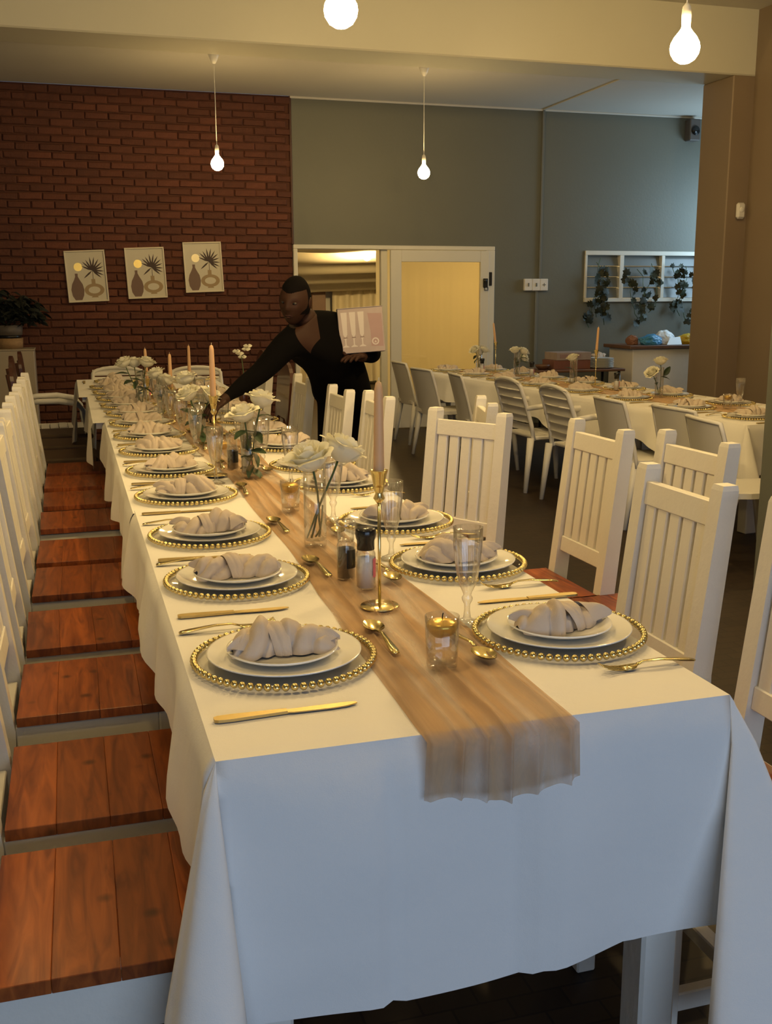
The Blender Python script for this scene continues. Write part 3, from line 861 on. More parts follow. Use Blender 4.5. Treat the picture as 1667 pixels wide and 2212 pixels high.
def make_cloth(x0, x1, y0, y1, z, hang_side, hang_front, label, front=True, back=False, seed=0, skew=None, flare=.02):
    """linen over a table: flat top, skirts with soft folds, conical folds where the corners hang"""
    rr = random.Random(seed)
    ph = [rr.uniform(0, 6.28) for _ in range(8)]
    rnd = .012
    path = []          # (x, y, nx, ny, kind, s, L)
    def hs(y): return hang_side * (1 + .16 * sin(4.1 * y + ph[0]) + .08 * sin(9.3 * y + ph[1]))
    ny = max(20, int((y1 - y0) / .03))
    for k in range(ny + 1):             # left side, far to near
        y = y1 + (y0 - y1) * k / ny
        path.append((x0, y, -1, 0, 'side', y, hs(y)))
    nc = 40
    if front:
        for k in range(1, nc):
            a = pi / 2 * k / nc
            path.append((x0, y0, -cos(a), -sin(a), 'cl', a, 0))
        nx = max(24, int((x1 - x0) / .02))
        for k in range(nx + 1):
            x = x0 + (x1 - x0) * k / nx
            path.append((x, y0, 0, -1, 'front', x, hang_front * (1 + .03 * sin(5 * x + ph[2]) + .05 * (x0 + .25 - x if x < x0 + .25 else 0))))
        for k in range(1, nc):
            a = pi / 2 * k / nc
            path.append((x1, y0, sin(a), -cos(a), 'cr', a, 0))
    path2 = []
    for k in range(ny + 1):
        y = y0 + (y1 - y0) * k / ny
        path2.append((x1, y, 1, 0, 'side', y, hs(y + 3)))
    T = [0, .03, .07, .13, .2, .28, .36, .45, .54, .63, .72, .81, .9, .96, 1.0]
    def point(p, t):
        x, y, nx, ny_, kind, s, L = p
        if kind in ('cl', 'cr'):
            a = s
            ca, sa = (cos(a), sin(a)) if kind == 'cl' else (sin(a), cos(a))
            hc = hang_side * 1.05 + (.22 if kind == 'cr' else .15) * sin(2 * a)
            L = min(hc / max(ca, .05), hang_front / max(sa, .05))
            L = min(L, .58)
            if kind == 'cr':
                def sst(p0, p1, q):
                    q = max(0, min(1, (q - p0) / (p1 - p0))); return q * q * (3 - 2 * q)
                up, dn = sst(0, .30, a), 1 - sst(.95, 1.57, a)
                L = hang_front * (1 - up) + hang_front * 1.52 * up
                L = hang_side * (1 - dn) + L * dn
            c = sin(2 * a)
            if kind == 'cl':
                kf = .04 + .34 * c ** 2.2 + .10 * sin(6 * a + .4) * c
            else:
                kf = .04 + .33 * c ** 1.6 + .05 * sin(6 * a + 2.6) * c
            kf = max(0.0, min(.62, kf))
            d = t * L
            off = kf * d + rnd * min(1, t * 8)
            if kind == 'cr': g = math.exp(-((a - .33) / .20) ** 2); fx, fy = -.125 * g * t, -.035 * g * t
            else: g = math.exp(-((a - 1.22) / .20) ** 2); fx, fy = .055 * g * t, -.030 * g * t
            return Vector((x + nx * off + fx, y + ny_ * off + fy, z - d * sqrt(1 - kf * kf)))
        d = t * L
        if kind == 'side':
            wv = .014 * sin(7.7 * s + ph[3]) + .010 * sin(17 * s + ph[4]) + .006 * sin(31 * s + ph[5])
            off = rnd * min(1, t * 10) + t * (flare + wv) * (1.0 if t < .8 else 1 - (t - .8) * .5)
        else:
            # press creases and shallow swells of the hanging front
            cr = sum(.010 * math.exp(-((s - c) / .010) ** 2) * q for c, q in ((.43, -1), (.665, .8), (.735, -.9), (.87, .7)))
            pn = [(.165, 0), (.40, .028), (.43, .020), (.655, -.004), (.675, .006), (.735, .026), (.75, .016), (.87, -.002), (.885, .006), (1.03, .022)]
            if s < pn[0][0] or s > pn[-1][0]: pass
            else:
                for (xa_, oa), (xb_, ob) in zip(pn, pn[1:]):
                    if xa_ <= s <= xb_: cr += (oa + (ob - oa) * (s - xa_) / (xb_ - xa_)) * min(1, t * 2.5)
            cr += .006 * math.exp(-((t - .47) / .02) ** 2) + .003 * math.exp(-((t - .80) / .03) ** 2) * sin(6 * s)
            cr += .007 * sin(11 * s + 3 * t + ph[6]) * t + .012 * sin(3.4 * s + 1.2) * t
            off = rnd * min(1, t * 10) + cr * min(1, t * 6)
        return Vector((x + nx * off, y + ny_ * off, z - d + (.0 if t else 0)))
    mb = MB(); mb.smooth = True
    def skirt(pp):
        n = len(pp)
        vs = []
        for t in T:
            for p in pp: vs.append(point(p, t))
        fs = []
        for j in range(len(T) - 1):
            for i in range(n - 1):
                fs.append((j * n + i, j * n + i + 1, (j + 1) * n + i + 1, (j + 1) * n + i))
        mb.add(vs, fs)
    if front:
        skirt(path + path2)
    else:
        skirt(path); skirt(path2)
    # top sheet with a whisper of undulation
    nxx, nyy = 24, int((y1 - y0) / .06)
    def top(u, v):
        x, y = x0 + u * (x1 - x0), y0 + v * (y1 - y0)
        e = min(u, 1 - u, v * 3, (1 - v) * 3)
        return (x, y, z + (.0012 * noise.noise(Vector((x * 6, y * 6, seed))) if e > .01 else 0))
    mb.grid(top, nxx, nyy)
    o = mb.build('tablecloth', 'linen')
    tag(o, label, 'tablecloth', 'white tablecloths')
    return o
make_cloth(.165, 1.030, 1.411, 3.31, TZ, .195, .425, 'white tablecloth of the near table with its long hanging front and draped corners', True, seed=1)
make_cloth(.158, 1.036, 3.27, 5.84, TZ - .002, .22, .3, 'white tablecloth of the second table along the long row', False, seed=2, flare=.01)
make_cloth(.095, 1.045, 5.80, 7.42, TZ - .003, .23, .3, 'white tablecloth of the third table along the long row', False, seed=3, flare=.01)
make_cloth(.040, 1.135, 7.38, 9.00, TZ - .004, .28, .3, 'white tablecloth of the far head table with a bluish shaded side', False, seed=4, flare=.03)

# second table, slightly turned
T2A = math.atan(.075)
def t2(a, b, z=0):     # a along from the door end, b across from its near edge
    return Vector((3.40 + .075 * (9.9 - 10.02) + sin(T2A) * a + cos(T2A) * b, 10.02 - cos(T2A) * a + sin(T2A) * b, z))
T2L, T2W = 4.88, .90
c = t2(T2L / 2, T2W / 2)
t = make_table(-T2W / 2, T2W / 2, -T2L / 2, T2L / 2, T2Z - .006, 'dining_table', 'long second table under a white cloth in front of the far wall', over=.28)
t.location = (c.x, c.y, 0); t.rotation_euler = (0, 0, T2A)
o = make_cloth(-T2W / 2 - .012, T2W / 2 + .012, -T2L / 2 - .012, T2L / 2 + .012, T2Z, .26, .30, 'white tablecloth of the second table by the far wall', True, seed=5, flare=.03)
o.location = (c.x, c.y, 0); o.rotation_euler = (0, 0, T2A)

# ---------------------------------------------------------------- gauze runners
def make_runner(xa, xb, y0, y1, z, drop, label, seed=0, place=None):
    rr = random.Random(seed)
    L = drop + (y1 - y0)
    nu, nv = 120, int(L / .02)
    def fn(u, v):
        s = v * L
        y = y0 + max(0, s - drop)
        l, r_ = xa(y), xb(y)
        fade = 1.0
        # gathered lengthwise: ridges wander along the run
        q = u * 13 + 1.6 * noise.noise(Vector((u * 2, y * .9, seed))) + .25 * sin(y * 2.1 + seed)
        rid = (1 - abs(sin(q * 1.3))) ** 2.2
        h = .0015 + .0150 * rid * (.55 + .45 * noise.noise(Vector((u * 5, y * 1.7, seed + 9)))) + .002 * (1 + noise.noise(Vector((u * 9, y * 7, seed))))
        e = min(u, 1 - u)
        h *= min(1, e * 14 + .12)
        x = l + (r_ - l) * u + .008 * sin(y * 5 + u * 3 + seed)
        if s < drop:
            d = (drop - s)
            x += .10 * (u - .5) * d
            return (x, y0 - .004 - .0145 - h * 1.9 - .004 * sin(u * 17 + seed) * d / drop * .6 - .006, z - d * (1 - .08 * sin(u * 7 + 1)) + .004)
        k = min(1, (s - drop) / .03)
        return (x, y0 - .022 * (1 - k) + (y - y0) * 1.0, z + .0012 + h * (.4 + .6 * k))
    o = MB().grid(fn, nu, nv).build('table_runner', 'gauze')
    return tag(o, label, 'table runner', 'gauze table runners')
make_runner(lambda y: .472 + .035 * min(1, max(0, (y - 1.45) / .6)) + .03 * min(1, max(0, (y - 2.2) / 1.2)) - .05 * min(1, max(0, (y - 3.5) / 2)),
            lambda y: .735 + .012 * sin(y * 1.7), 1.408, 8.7, TZ, .105, 'tan gauze runner gathered down the long table, its end hanging over the near edge', 1)
o = make_runner(lambda y: -.14 + .02 * sin(y * 2), lambda y: .14 + .02 * sin(y * 2.6), -T2L / 2, T2L / 2, T2Z, .10, 'tan gauze runner along the middle of the second table', 4)
o.location = (c.x, c.y, 0); o.rotation_euler = (0, 0, T2A)
# ================================================================ place settings
def make_charger():
    t = thing('charger_plate', '', 'charger plate')
    g = MB().lathe([(0, .004), (.105, .004), (.125, .0065), (.150, .0105), (.163, .012), (.163, .0135), (.150, .0125), (.125, .009), (.105, .0065), (0, .0065)], 48)
    g.build('glass_plate', 'charger_glass', t)
    b = MB()
    n = 68
    for k in range(n):
        a = 2 * pi * k / n
        b.sphere((.1655 * cos(a), .1655 * sin(a), .0125), .0070, 8, 6)
    tag(b.build('gold_beading', 'gold', t), kind='stuff')
    return t
def make_dinner():
    return MB().lathe([(0, .009), (.085, .009), (.09, .007), (.094, .009), (.12, .0135), (.139, .0190), (.1425, .0208), (.1425, .0228), (.139, .0224), (.12, .0170), (.095, .0135), (0, .0125)], 56).build('dinner_plate', 'porcelain')
def make_side():
    return MB().lathe([(0, .0135), (.060, .0135), (.066, .0145), (.09, .0205), (.1005, .0258), (.103, .0278), (.1025, .0300), (.0995, .0292), (.085, .0235), (.065, .0185), (0, .0170)], 48).build('side_plate', 'porcelain')
def napkin_mesh(seed):
    rr = random.Random(seed)
    L = .098; W = .05; H = rr.uniform(.043, .052)
    ku = rr.uniform(5.0, 7.0); sk = rr.uniform(1.2, 2.4) * rr.choice([-1, 1]); ph = rr.uniform(0, 6)
    pin = rr.uniform(-.25, .25)
    mb = MB()
    def fn(u, v):
        x = (2 * u - 1)
        a = v * pi
        env = max(0, 1 - abs(x) ** 2.6) ** .5
        pinch = 1 - .30 * math.exp(-((x - pin) / .16) ** 2)
        w_ = W * (.35 + .65 * env) * pinch * (1.12 if x < pin else .92)
        h = H * (.28 + .72 * env) * (1 + .18 * sin(2.6 * x + ph)) * pinch
        q = ku * (x - pin) + sk * (a - pi / 2) + .7 * noise.noise(Vector((x * 2.3, a, seed)))
        fold = (1 - abs(sin(q))) ** 1.6
        fold2 = max(0, sin(q * .5 + ph)) ** 3
        s = 1 - .30 * fold + .15 * fold2 + .06 * noise.noise(Vector((x * 7, a * 3, seed + 3)))
        yb = .010 * sin(3 * x + ph)
        return (L * x * (1 + .03 * sin(a * 3 + seed)), yb - w_ * cos(a) * s, max(.0, h * sin(a) * s) * (1.0 if 0 < v < 1 else 0) + .0005)
    mb.grid(fn, 72, 26)
    # the wrapping twist laid over the pinch
    def band(u, v):
        a = (u * 1.06 - .03) * pi
        x0 = pin + .30 * (v - .5) * (1 + .25 * sin(a)) + .22 * math.copysign(1, sk) * (a / pi - .5)
        b_ = 1 + .10 * sin(pi * v) - .05 * (1 - abs(sin(v * 7 + a))) ** 2
        env = max(0, 1 - abs(x0) ** 2.6) ** .5
        return (L * x0, .010 * sin(3 * x0 + ph) - W * (.35 + .65 * env) * .92 * cos(a) * b_, max(.0005, H * (.3 + .72 * env) * .92 * sin(a) * b_))
    mb.grid(band, 36, 14)
    # loose pointed ends
    for s, lift in ((-1, .006), (1, .012)):
        tip = Vector((L * s * rr.uniform(.98, 1.12), -.03 * s * rr.choice([1, -1]), lift + .012))
        def flap(u, v, s=s, tip=tip):
            base = Vector((L * s * .55, (u - .5) * .085, .006 + .034 * sin(pi * u)))
            p = base.lerp(tip, v)
            p.z += .012 * sin(pi * v) * (1 - abs(2 * u - 1)) + .004 * sin(8 * u + 3 * v)
            return p
        mb.grid(flap, 12, 8)
    return mb.mesh('napkin', 'napkin_cloth')
napkins = [napkin_mesh(k * 3 + 2) for k in range(6)]
def make_knife():
    t = thing('table_knife', '', 'knife')
    h = [(-.118, -.006), (-.112, -.0095), (-.09, -.0105), (-.03, -.0075), (0, -.006), (0, .006), (-.03, .0075), (-.09, .0105), (-.112, .0095), (-.118, .006)]
    MB().prism(h, .0008, .0058).build('handle', 'gold_brushed', t)
    b = [(0, -.006), (.01, -.0085), (.07, -.0105), (.10, -.0085), (.118, -.001), (.116, .004), (.10, .0065), (.05, .007), (0, .006)]
    MB().prism(b, .0018, .0038).build('blade', 'gold_brushed', t)
    return t
def strip(pts, th=.0018):
    """pts: (s, half width, z): a bent flat bar along x"""
    mb = MB(); vs = []; fs = []
    for s, hw, z in pts: vs += [(s, -hw, z), (s, hw, z), (s, hw, z + th), (s, -hw, z + th)]
    n = len(pts)
    for i in range(n - 1):
        for k in range(4): fs.append((i * 4 + k, i * 4 + (k + 1) % 4, i * 4 + 4 + (k + 1) % 4, i * 4 + 4 + k))
    fs += [(3, 2, 1, 0), tuple((n - 1) * 4 + k for k in range(4))]
    mb.smooth = True
    return mb.add(vs, fs)
def make_fork():
    t = thing('table_fork', '', 'fork')
    strip([(-.10, .004, .002), (-.095, .0075, .003), (-.08, .0085, .005), (-.03, .005, .011), (.005, .0035, .011), (.02, .004, .007)], .0024).build('handle', 'gold', t)
    m = strip([(.02, .004, .007), (.027, .010, .0045), (.036, .0125, .003), (.05, .0125, .0025)])
    for k in range(4):
        y = -.0105 + k * .007
        q = strip([(.05, .0019, .0025), (.07, .0017, .0045), (.085, .0014, .009), (.094, .0007, .0135)])
        m.add([(v[0], v[1] + y, v[2]) for v in q.v], q.f); 
    m.build('tines', 'gold', t)
    return t
def make_spoon():
    t = thing('dessert_spoon', '', 'spoon')
    strip([(-.14, .003, .002), (-.137, .007, .0025), (-.125, .0085, .004), (-.08, .0055, .009), (-.045, .0035, .0125), (-.024, .004, .010)], .0024).build('handle', 'gold', t)
    m = MB()
    def bowl(u, v, d=0):
        a = 2 * pi * u
        r = 1 - v
        x = .012 + .036 * r * cos(a) * (1 + .08 * cos(a)); y = .0205 * r * sin(a)
        return (x, y, .0015 + .0095 * r * r - d * .0012 + .0006)
    m.grid(lambda u, v: bowl(u, v), 24, 8); m.grid(lambda u, v: bowl(1 - u, v, 1), 24, 8)
    m.build('bowl', 'gold', t)
    return t
P_ch, P_kn, P_fk, P_sp = Proto(make_charger), Proto(make_knife), Proto(make_fork), Proto(make_spoon)
def single(make):
    st = {}
    def place(loc, rz, label, cat, group):
        if 'o' not in st: st['o'] = make(); o = st['o']
        else: o = st['o'].copy(); col.objects.link(o)
        o.location = loc; o.rotation_euler = (0, 0, rz)
        return tag(o, label, cat, group)
    return place
P_din, P_side = single(make_dinner), single(make_side)
def setting(x, y, z, rz, where, k, full=True, grp='long table', knife=True, fork=True, spoon=True, runz=.0085):
    """rz = 0: the diner sits at -x and looks to +x"""
    m = Matrix.Translation((x, y, z)) @ Matrix.Rotation(rz, 4, 'Z')
    def at(a, b, c=0): return tuple(m @ Vector((a, b, c)))
    zz = .0015
    P_ch.place(at(0, 0, zz - .002), rz, 'gold-beaded charger, ' + where, 'charger plates on the ' + grp)
    P_din(at(0, 0, zz), rz, 'white dinner plate, ' + where, 'plate', 'dinner plates on the ' + grp)
    P_side(at(.006 * random.uniform(-1, 1), .006 * random.uniform(-1, 1), zz + .0005), rz, 'small white side plate, ' + where, 'plate', 'side plates on the ' + grp)
    nm = napkins[k % 6] if k >= 0 else napkins[0]
    o = link('napkin', nm, None, at(0, 0, zz + .0205), (R(random.uniform(-2, 2)), 0, rz + pi * 0 + R(random.uniform(-14, 14)) + (pi if k % 2 else 0)))
    tag(o, 'knotted beige napkin, ' + where, 'napkin', 'folded napkins on the ' + grp)
    if knife: P_kn.place(at(-.045, -.245, .001), rz + R(random.uniform(-3, 2)), 'gold table knife, ' + where, 'gold knives on the ' + grp)
    if fork: P_fk.place(at(-.072, .212, .001), rz + R(random.uniform(-3, 3)), 'gold fork, ' + where, 'gold forks on the ' + grp)
    if spoon: P_sp.place(at(.20, .085, runz), rz + R(90 + random.uniform(-6, 6)), 'gold dessert spoon, ' + where, 'gold spoons on the ' + grp)
LY = [1.80, 2.365, 2.86, 3.47, 4.02, 4.56, 5.09, 5.61, 6.10, 6.58, 7.06, 7.54, 8.02]
RY = [1.781, 2.345, 2.864, 3.525, 3.97, 4.525, 5.05, 5.56, 6.07, 6.58, 7.08, 7.58]
for k, y in enumerate(LY):
    xs = .345 if k < 9 else .33 - .012 * (k - 9)
    setting(xs, y, TZ, 0, ORD[k] + ' setting from the near end, long table left', k)
for k, y in enumerate(RY):
    setting(.893, y, TZ, pi, ORD[k] + ' setting from the near end, long table right', k + 2)
setting(.34, 8.62, TZ - .003, -pi / 2, 'left setting at the far head of the long table', 3, spoon=False)
setting(.93, 8.62, TZ - .003, -pi / 2, 'right setting at the far head of the long table', 4, spoon=False)
na = [.13, .75, 1.37, 2.0, 2.66, 3.32, 4.02, 4.62]
fa = [.30, .85, 1.42, 2.02, 2.62, 3.22, 3.9, 4.5]
for k, a in enumerate(na):
    p = t2(a, .245, T2Z)
    setting(p.x, p.y, p.z, T2A, ORD[k] + ' setting from the door end, second table front', k + 1, grp='second table', spoon=False)
for k, a in enumerate(fa):
    p = t2(a, .67, T2Z)
    setting(p.x, p.y, p.z, T2A + pi, ORD[k] + ' setting from the door end, second table back', k + 4, grp='second table', spoon=False)

# ================================================================ glassware
def make_flute():
    o = MB().lathe([(.0, .0), (.032, .0), (.033, .002), (.022, .006), (.008, .013), (.0058, .03), (.0062, .042), (.0105, .050), (.0115, .056), (.008, .062), (.0098, .068),
        (.015, .082), (.0205, .105), (.0245, .135), (.0275, .165), (.0305, .204), (.0290, .2045), (.0262, .165), (.0230, .135), (.0190, .108), (.012, .088), (0, .082)], 56, rib=14, ribamp=.10, ribr=(.075, .19)).build('champagne_flute', 'glass_ribbed')
    return o
P_fl = single(make_flute)
FL = [(.747, 1.905, 'right', 1), (.757, 2.466, 'right', 2), (.728, 2.965, 'right', 3), (.735, 3.628, 'right', 4), (.69, 3.945, 'right', 5), (.69, 4.50, 'right', 6), (.69, 5.0, 'right', 7), (.70, 5.5, 'right', 8), (.70, 6.0, 'right', 9), (.70, 6.5, 'right', 10),
      (.478, 3.711, 'left', 1), (.489, 4.409, 'left', 2), (.479, 4.90, 'left', 3), (.470, 5.316, 'left', 4), (.452, 5.68, 'left', 5), (.47, 6.2, 'left', 6), (.46, 6.75, 'left', 7)]
for x, y, s, k in FL:
    P_fl((x, y, TZ + .001), random.uniform(0, 6), f'ribbed champagne flute, {ORD[k-1]} from the near end, {s} of the runner', 'glass', 'champagne flutes on the long table')
for a, b, k in ((4.18, .52, 0), (4.78, .62, 1)):
    p = t2(a, b, T2Z)
    P_fl((p.x, p.y, T2Z + .001), .3, ('ribbed glass on the near end of the second table beside the napkins', 'ribbed champagne flute at the pillar end of the second table')[k], 'glass', 'champagne flutes on the second table')

def make_tealight():
    t = thing('candle_glass', '', 'candle glass')
    MB().lathe([(0, .0), (.0265, .0), (.0275, .002), (.0285, .03), (.0315, .096), (.0298, .0965), (.0268, .03), (.0255, .012), (0, .011)], 40, rib=10, ribamp=.025, ribr=(.005, .05)).build('tumbler', 'glass', t)
    MB().lathe([(0, .0125), (.0250, .013), (.0262, .03), (.0280, .070), (0, .070)], 32).build('water', 'water', t)
    return t
P_tl = Proto(make_tealight)
def make_float():
    t = thing('floating_candle', '', 'candle')
    MB().lathe([(0, -.012), (.016, -.012), (.024, -.004), (.0278, .006), (.0278, .012), (.024, .0145), (.010, .019), (0, .0195)], 32).build('wax', 'wax_gold', t)
    MB().tube([(0, 0, .018), (.0008, 0, .026), (.002, 0, .030)], .0012, 6).build('wick', 'black_plastic', t)
    return t
P_flo = Proto(make_float)
for x, y, lab in ((.606, 1.666, 'nearest on the gauze runner'), (.629, 3.118, 'left of the nearest rose vase'), (.561, 4.125, 'left of the pepper grinder and second rose vase'), (.60, 5.2, 'among the flutes behind the rose vases'), (.55, 6.35, 'at the far end of the runner')):
    P_tl.place((x, y, TZ + .007), .2, 'small water glass holding a gold candle, ' + lab, 'candle glasses on the runner')
    P_flo.place((x, y, TZ + .007 + .071), .2, 'gold floating candle in a water glass, ' + lab, 'gold floating candles')
p = t2(4.15, .40, T2Z)
P_tl.place((p.x + .03, p.y - .02, T2Z + .008), 0, 'small water glass holding a gold candle on the second table by the pilaster', 'candle glasses on the second table')
P_flo.place((p.x + .03, p.y - .02, T2Z + .079), 0, 'gold floating candle in the glass on the second table', 'gold floating candles')

# ---------------------------------------------------------------- candlesticks and tapers
def make_stick(h=.232):
    t = thing('candlestick', '', 'candlestick')
    e = h - .232
    MB().lathe([(0, 0), (.042, 0), (.0425, .0015), (.041, .003), (.006, .0045), (0, .0045)], 40).build('base', 'gold', t)
    MB().lathe([(.0036, .0045), (.0036, h)], 12).build('rod', 'gold', t)
    MB().lathe([(r_, z_ + e) for r_, z_ in ((.0036, .225), (.0125, .237), (.008, .247), (.0095, .252), (.0165, .288), (.019, .2965), (.0195, .2975), (.0165, .2975), (.014, .290), (.012, .262), (0, .260))], 32).build('cup', 'gold', t)
    return t
P_st = Proto(make_stick)
P_low = Proto(lambda: make_stick(.095))
def make_taper():
    t = thing('taper_candle', '', 'candle')
    MB().lathe([(0, 0), (.0105, 0), (.0115, .03), (.0105, .12), (.0088, .205), (.006, .219), (0, .223)], 24).build('wax', 'wax_peach', t)
    MB().tube([(0, 0, .221), (.001, 0, .230)], .0010, 6).build('wick', 'frame_cream', t)
    return t
P_tp = Proto(make_taper)
for x, y, z, tilt, lab, g in ((.605, 2.058, TZ + .007, (0, 0), 'nearest on the long table beside the salt grinder', 'long table'),
    (.497, 3.859, TZ + .007, (0, 0), 'second on the long table, left of the second rose vase', 'long table'),
    (.532, 5.954, TZ + .007, (0, 0), 'third on the long table, behind the white roses', 'long table'),
    (.755, 7.035, TZ + .004, (0, 0), 'fourth on the long table, in front of the right head armchair', 'long table'),
    (.333 + .12, 6.70, TZ + .004, (0, -1), 'far left one on the long table, in front of the farthest roses', 'long table')):
    low = y > 5
    (P_low if low else P_st).place((x, y, z), 0, ('low' if low else 'tall slim') + ' gold candlestick, ' + lab, 'gold candlesticks on the ' + g)
    o = P_tp.place((x, y, z + .2605 - (.137 if low else 0)), 0, 'peach taper candle, ' + lab, 'peach taper candles on the ' + g)
    o.rotation_euler = (R(tilt[0]), R(tilt[1]), 0)
for a, b, til, lab in ((.58, .55, -7, 'leaning, by the door end of the second table'), (2.30, .60, 3, 'in front of the plate stack at the second table')):
    p = t2(a, b, T2Z + .007)
    P_st.place(p, 0, 'slim gold candlestick, ' + lab, 'gold candlesticks on the second table')
    o = P_tp.place((p.x, p.y, p.z + .2605), 0, 'peach taper candle, ' + lab, 'peach taper candles on the second table')
    o.rotation_euler = (0, R(til), 0)

# ---------------------------------------------------------------- spice grinders
def make_grinder(fill, capmat, lab2):
    def f():
        t = thing('spice_grinder', '', 'grinder')
        MB().lathe([(0, 0), (.0205, 0), (.0222, .002), (.0222, .082), (.019, .090), (.0185, .096), (.0172, .096), (.0205, .082), (.0205, .003), (0, .003)], 32).build('glass_body', 'glass', t)
        MB().lathe([(0, .0035), (.0200, .0035), (.0200, .074), (0, .076)], 28).build(fill, fill, t)
        MB().lathe([(.0192, .091), (.0200, .0915), (.0200, .112), (.0225, .118), (.0240, .126), (.0235, .136), (.021, .1405), (0, .141)], 32).build('cap', capmat, t)
        m = MB(); n = 14
        for (z0, z1, a0, a1) in ((.028, .072, -100, -10),):
            vs = []
            for k in range(n + 1):
                a = R(a0 + (a1 - a0) * k / n)
                vs += [(.0226 * cos(a), .0226 * sin(a), z0), (.0226 * cos(a), .0226 * sin(a), z1)]
            m.add(vs, [(2 * k, 2 * k + 2, 2 * k + 3, 2 * k + 1) for k in range(n)])
        m.build('label', lab2, t)
        return t
    return f
P_salt = Proto(make_grinder('salt', 'black_plastic', 'label_red'))
P_pep = Proto(make_grinder('pepper', 'glass_ribbed', 'black_plastic'))
for x, y, a, lab in ((.616, 2.205, 40, 'beside the nearest candlestick'), (.622, 3.90, 40, 'behind the second rose vase'), (.47, 6.97, 40, 'by the farthest roses on the long table')):
    P_salt.place((x, y, TZ + .007), R(a), 'salt grinder with red label, ' + lab, 'salt grinders')
for x, y, lab in ((.594, 2.30, 'behind the salt grinder at the nearest candlestick'), (.578, 3.975, 'beside the second rose vase')):
    P_pep.place((x, y, TZ + .007), 0, 'pepper grinder with clear cap, ' + lab, 'pepper grinders')
for a, b, lab in ((.55, .42, 'by the door end of the second table'), (1.22, .60, 'in the middle of the second table'), (2.72, .53, 'left of the leafy rose vase on the second table')):
    p = t2(a, b, T2Z + .007)
    P_salt.place(p, R(40), 'salt grinder with black cap, ' + lab, 'salt grinders')

# ================================================================ roses in vases
def make_vase():
    t = thing('glass_vase', '', 'vase')
    MB().lathe([(0, 0), (.029, 0), (.0305, .002), (.0305, .222), (.0285, .2225), (.0285, .02), (.026, .016), (0, .0155)], 40).build('cylinder', 'glass', t)
    MB().lathe([(0, .0165), (.0278, .0205), (.0278, .075), (0, .075)], 28).build('water', 'water', t)
    return t
P_va = Proto(make_vase)
def petal_mesh(r0, h, spread, curl, seed):
    rr = random.Random(seed)
    t1, t2_ = rr.uniform(-.5, .5), rr.uniform(-.15, .15)
    def fn(u, v):
        x = 2 * u - 1
        wv = sin(pi * min(1, .18 + v * .62))
        a = x * spread * (.45 + .55 * wv) * (1 - .25 * max(0, v - .8) / .2 * abs(x))
        rad = r0 * (.22 + .78 * sin(pi * .5 * min(1, v * 1.45))) + curl * max(0, v - .7) ** 1.6 * (1 + x * t1) * 6
        z = h * (v ** 1.15) - .13 * h * x * x * v * v + .05 * h * x * t2_ - curl * 5 * max(0, v - .85) ** 1.5
        rad += .0016 * sin(5 * x + 3 * v + seed) * v
        return (rad * cos(a), rad * sin(a), z - .006)
    return MB().grid(fn, 8, 8).mesh('petal', 'petal')
layers = []
for n, r0, h, sp, curl, off in ((3, .0075, .056, 1.35, .001, 0), (4, .0145, .056, 1.15, .004, .5), (5, .0225, .053, .95, .008, .2), (5, .0300, .047, .92, .013, .85), (5, .0355, .040, .85, .018, .3)):
    for k in range(n):
        layers.append((petal_mesh(r0, h, sp, curl, len(layers)), 2 * pi * k / n + off))
core = MB().lathe([(0, -.006), (.010, -.004), (.018, .004), (.016, .015), (.009, .030), (.004, .044), (0, .046)], 14).mesh('rose_core', 'petal')
def leaf_mesh(L, W, mat='leaf', droop=.25, seed=0):
    def fn(u, v):
        x = 2 * u - 1
        wd = W * (sin(pi * min(1, v * .92 + .04)) ** .8) * (1 - .25 * v)
        return (L * v, x * wd * .5, -droop * L * v * v + .18 * wd * abs(x) + .012 * L * sin(9 * v + seed))
    return MB().grid(fn, 4, 8).mesh('leaf', mat)
lm = [leaf_mesh(.062, .036, seed=1), leaf_mesh(.05, .03, droop=.5, seed=2), leaf_mesh(.075, .032, droop=.1, seed=3)]
def rose(head, foot, tilt_az, tilt, scale, label, leaves=2, lz=.72, seed=0, simple_=False, group='white roses on the long table'):
    """head: where the bloom sits; foot: stem end inside the vase"""
    rr = random.Random(seed)
    t = thing('white_rose', label, 'flower', head, 0, group)
    mt = Matrix.Rotation(tilt_az, 4, 'Z') @ Matrix.Rotation(tilt, 4, 'Y') @ Matrix.Rotation(rr.uniform(0, 6), 4, 'Z') @ Matrix.Scale(scale, 4)
    e = mt.to_euler()
    o = link('bloom_core', core, t, (0, 0, 0), e); o.scale = (scale,) * 3
    for me, a in layers:
        q = mt @ Matrix.Rotation(a, 4, 'Z')
        o = link('petal', me, t, (0, 0, 0), q.to_euler()); o.scale = (scale,) * 3
    f = Vector(foot) - Vector(head)
    ax = mt.to_3x3() @ Vector((0, 0, -1)); ax.normalize()
    pts = []
    for k in range(9):
        s = k / 8
        p = f * s + ax * (.03 * sin(pi * s) * 1.2) + Vector((.004 * sin(7 * s + seed), .004 * cos(6 * s + seed), 0)) * sin(pi * s)
        pts.append(p)
    MB().tube(pts, .0030, 6).build('stem', 'stem', t)
    if leaves == 0:
        MB().tube([p + Vector((.012 * sin(3 * k / 8 + seed), .010 * cos(5 * k / 8), 0)) for k, p in enumerate(pts)][3:], .0026, 6).build('stem', 'stem', t)
    for k in range(leaves):
        s = .12 + .15 * k + .04 * rr.random()
        i = min(7, int(s * 8)); p = pts[i].lerp(pts[i + 1], s * 8 - i)
        o = link('leaf', lm[(k + seed) % 3], t, p, (R(rr.uniform(-25, 25)), R(rr.uniform(-35, 30)), rr.uniform(0, 6.28)))
        o.scale = (1.15,) * 3
    return t
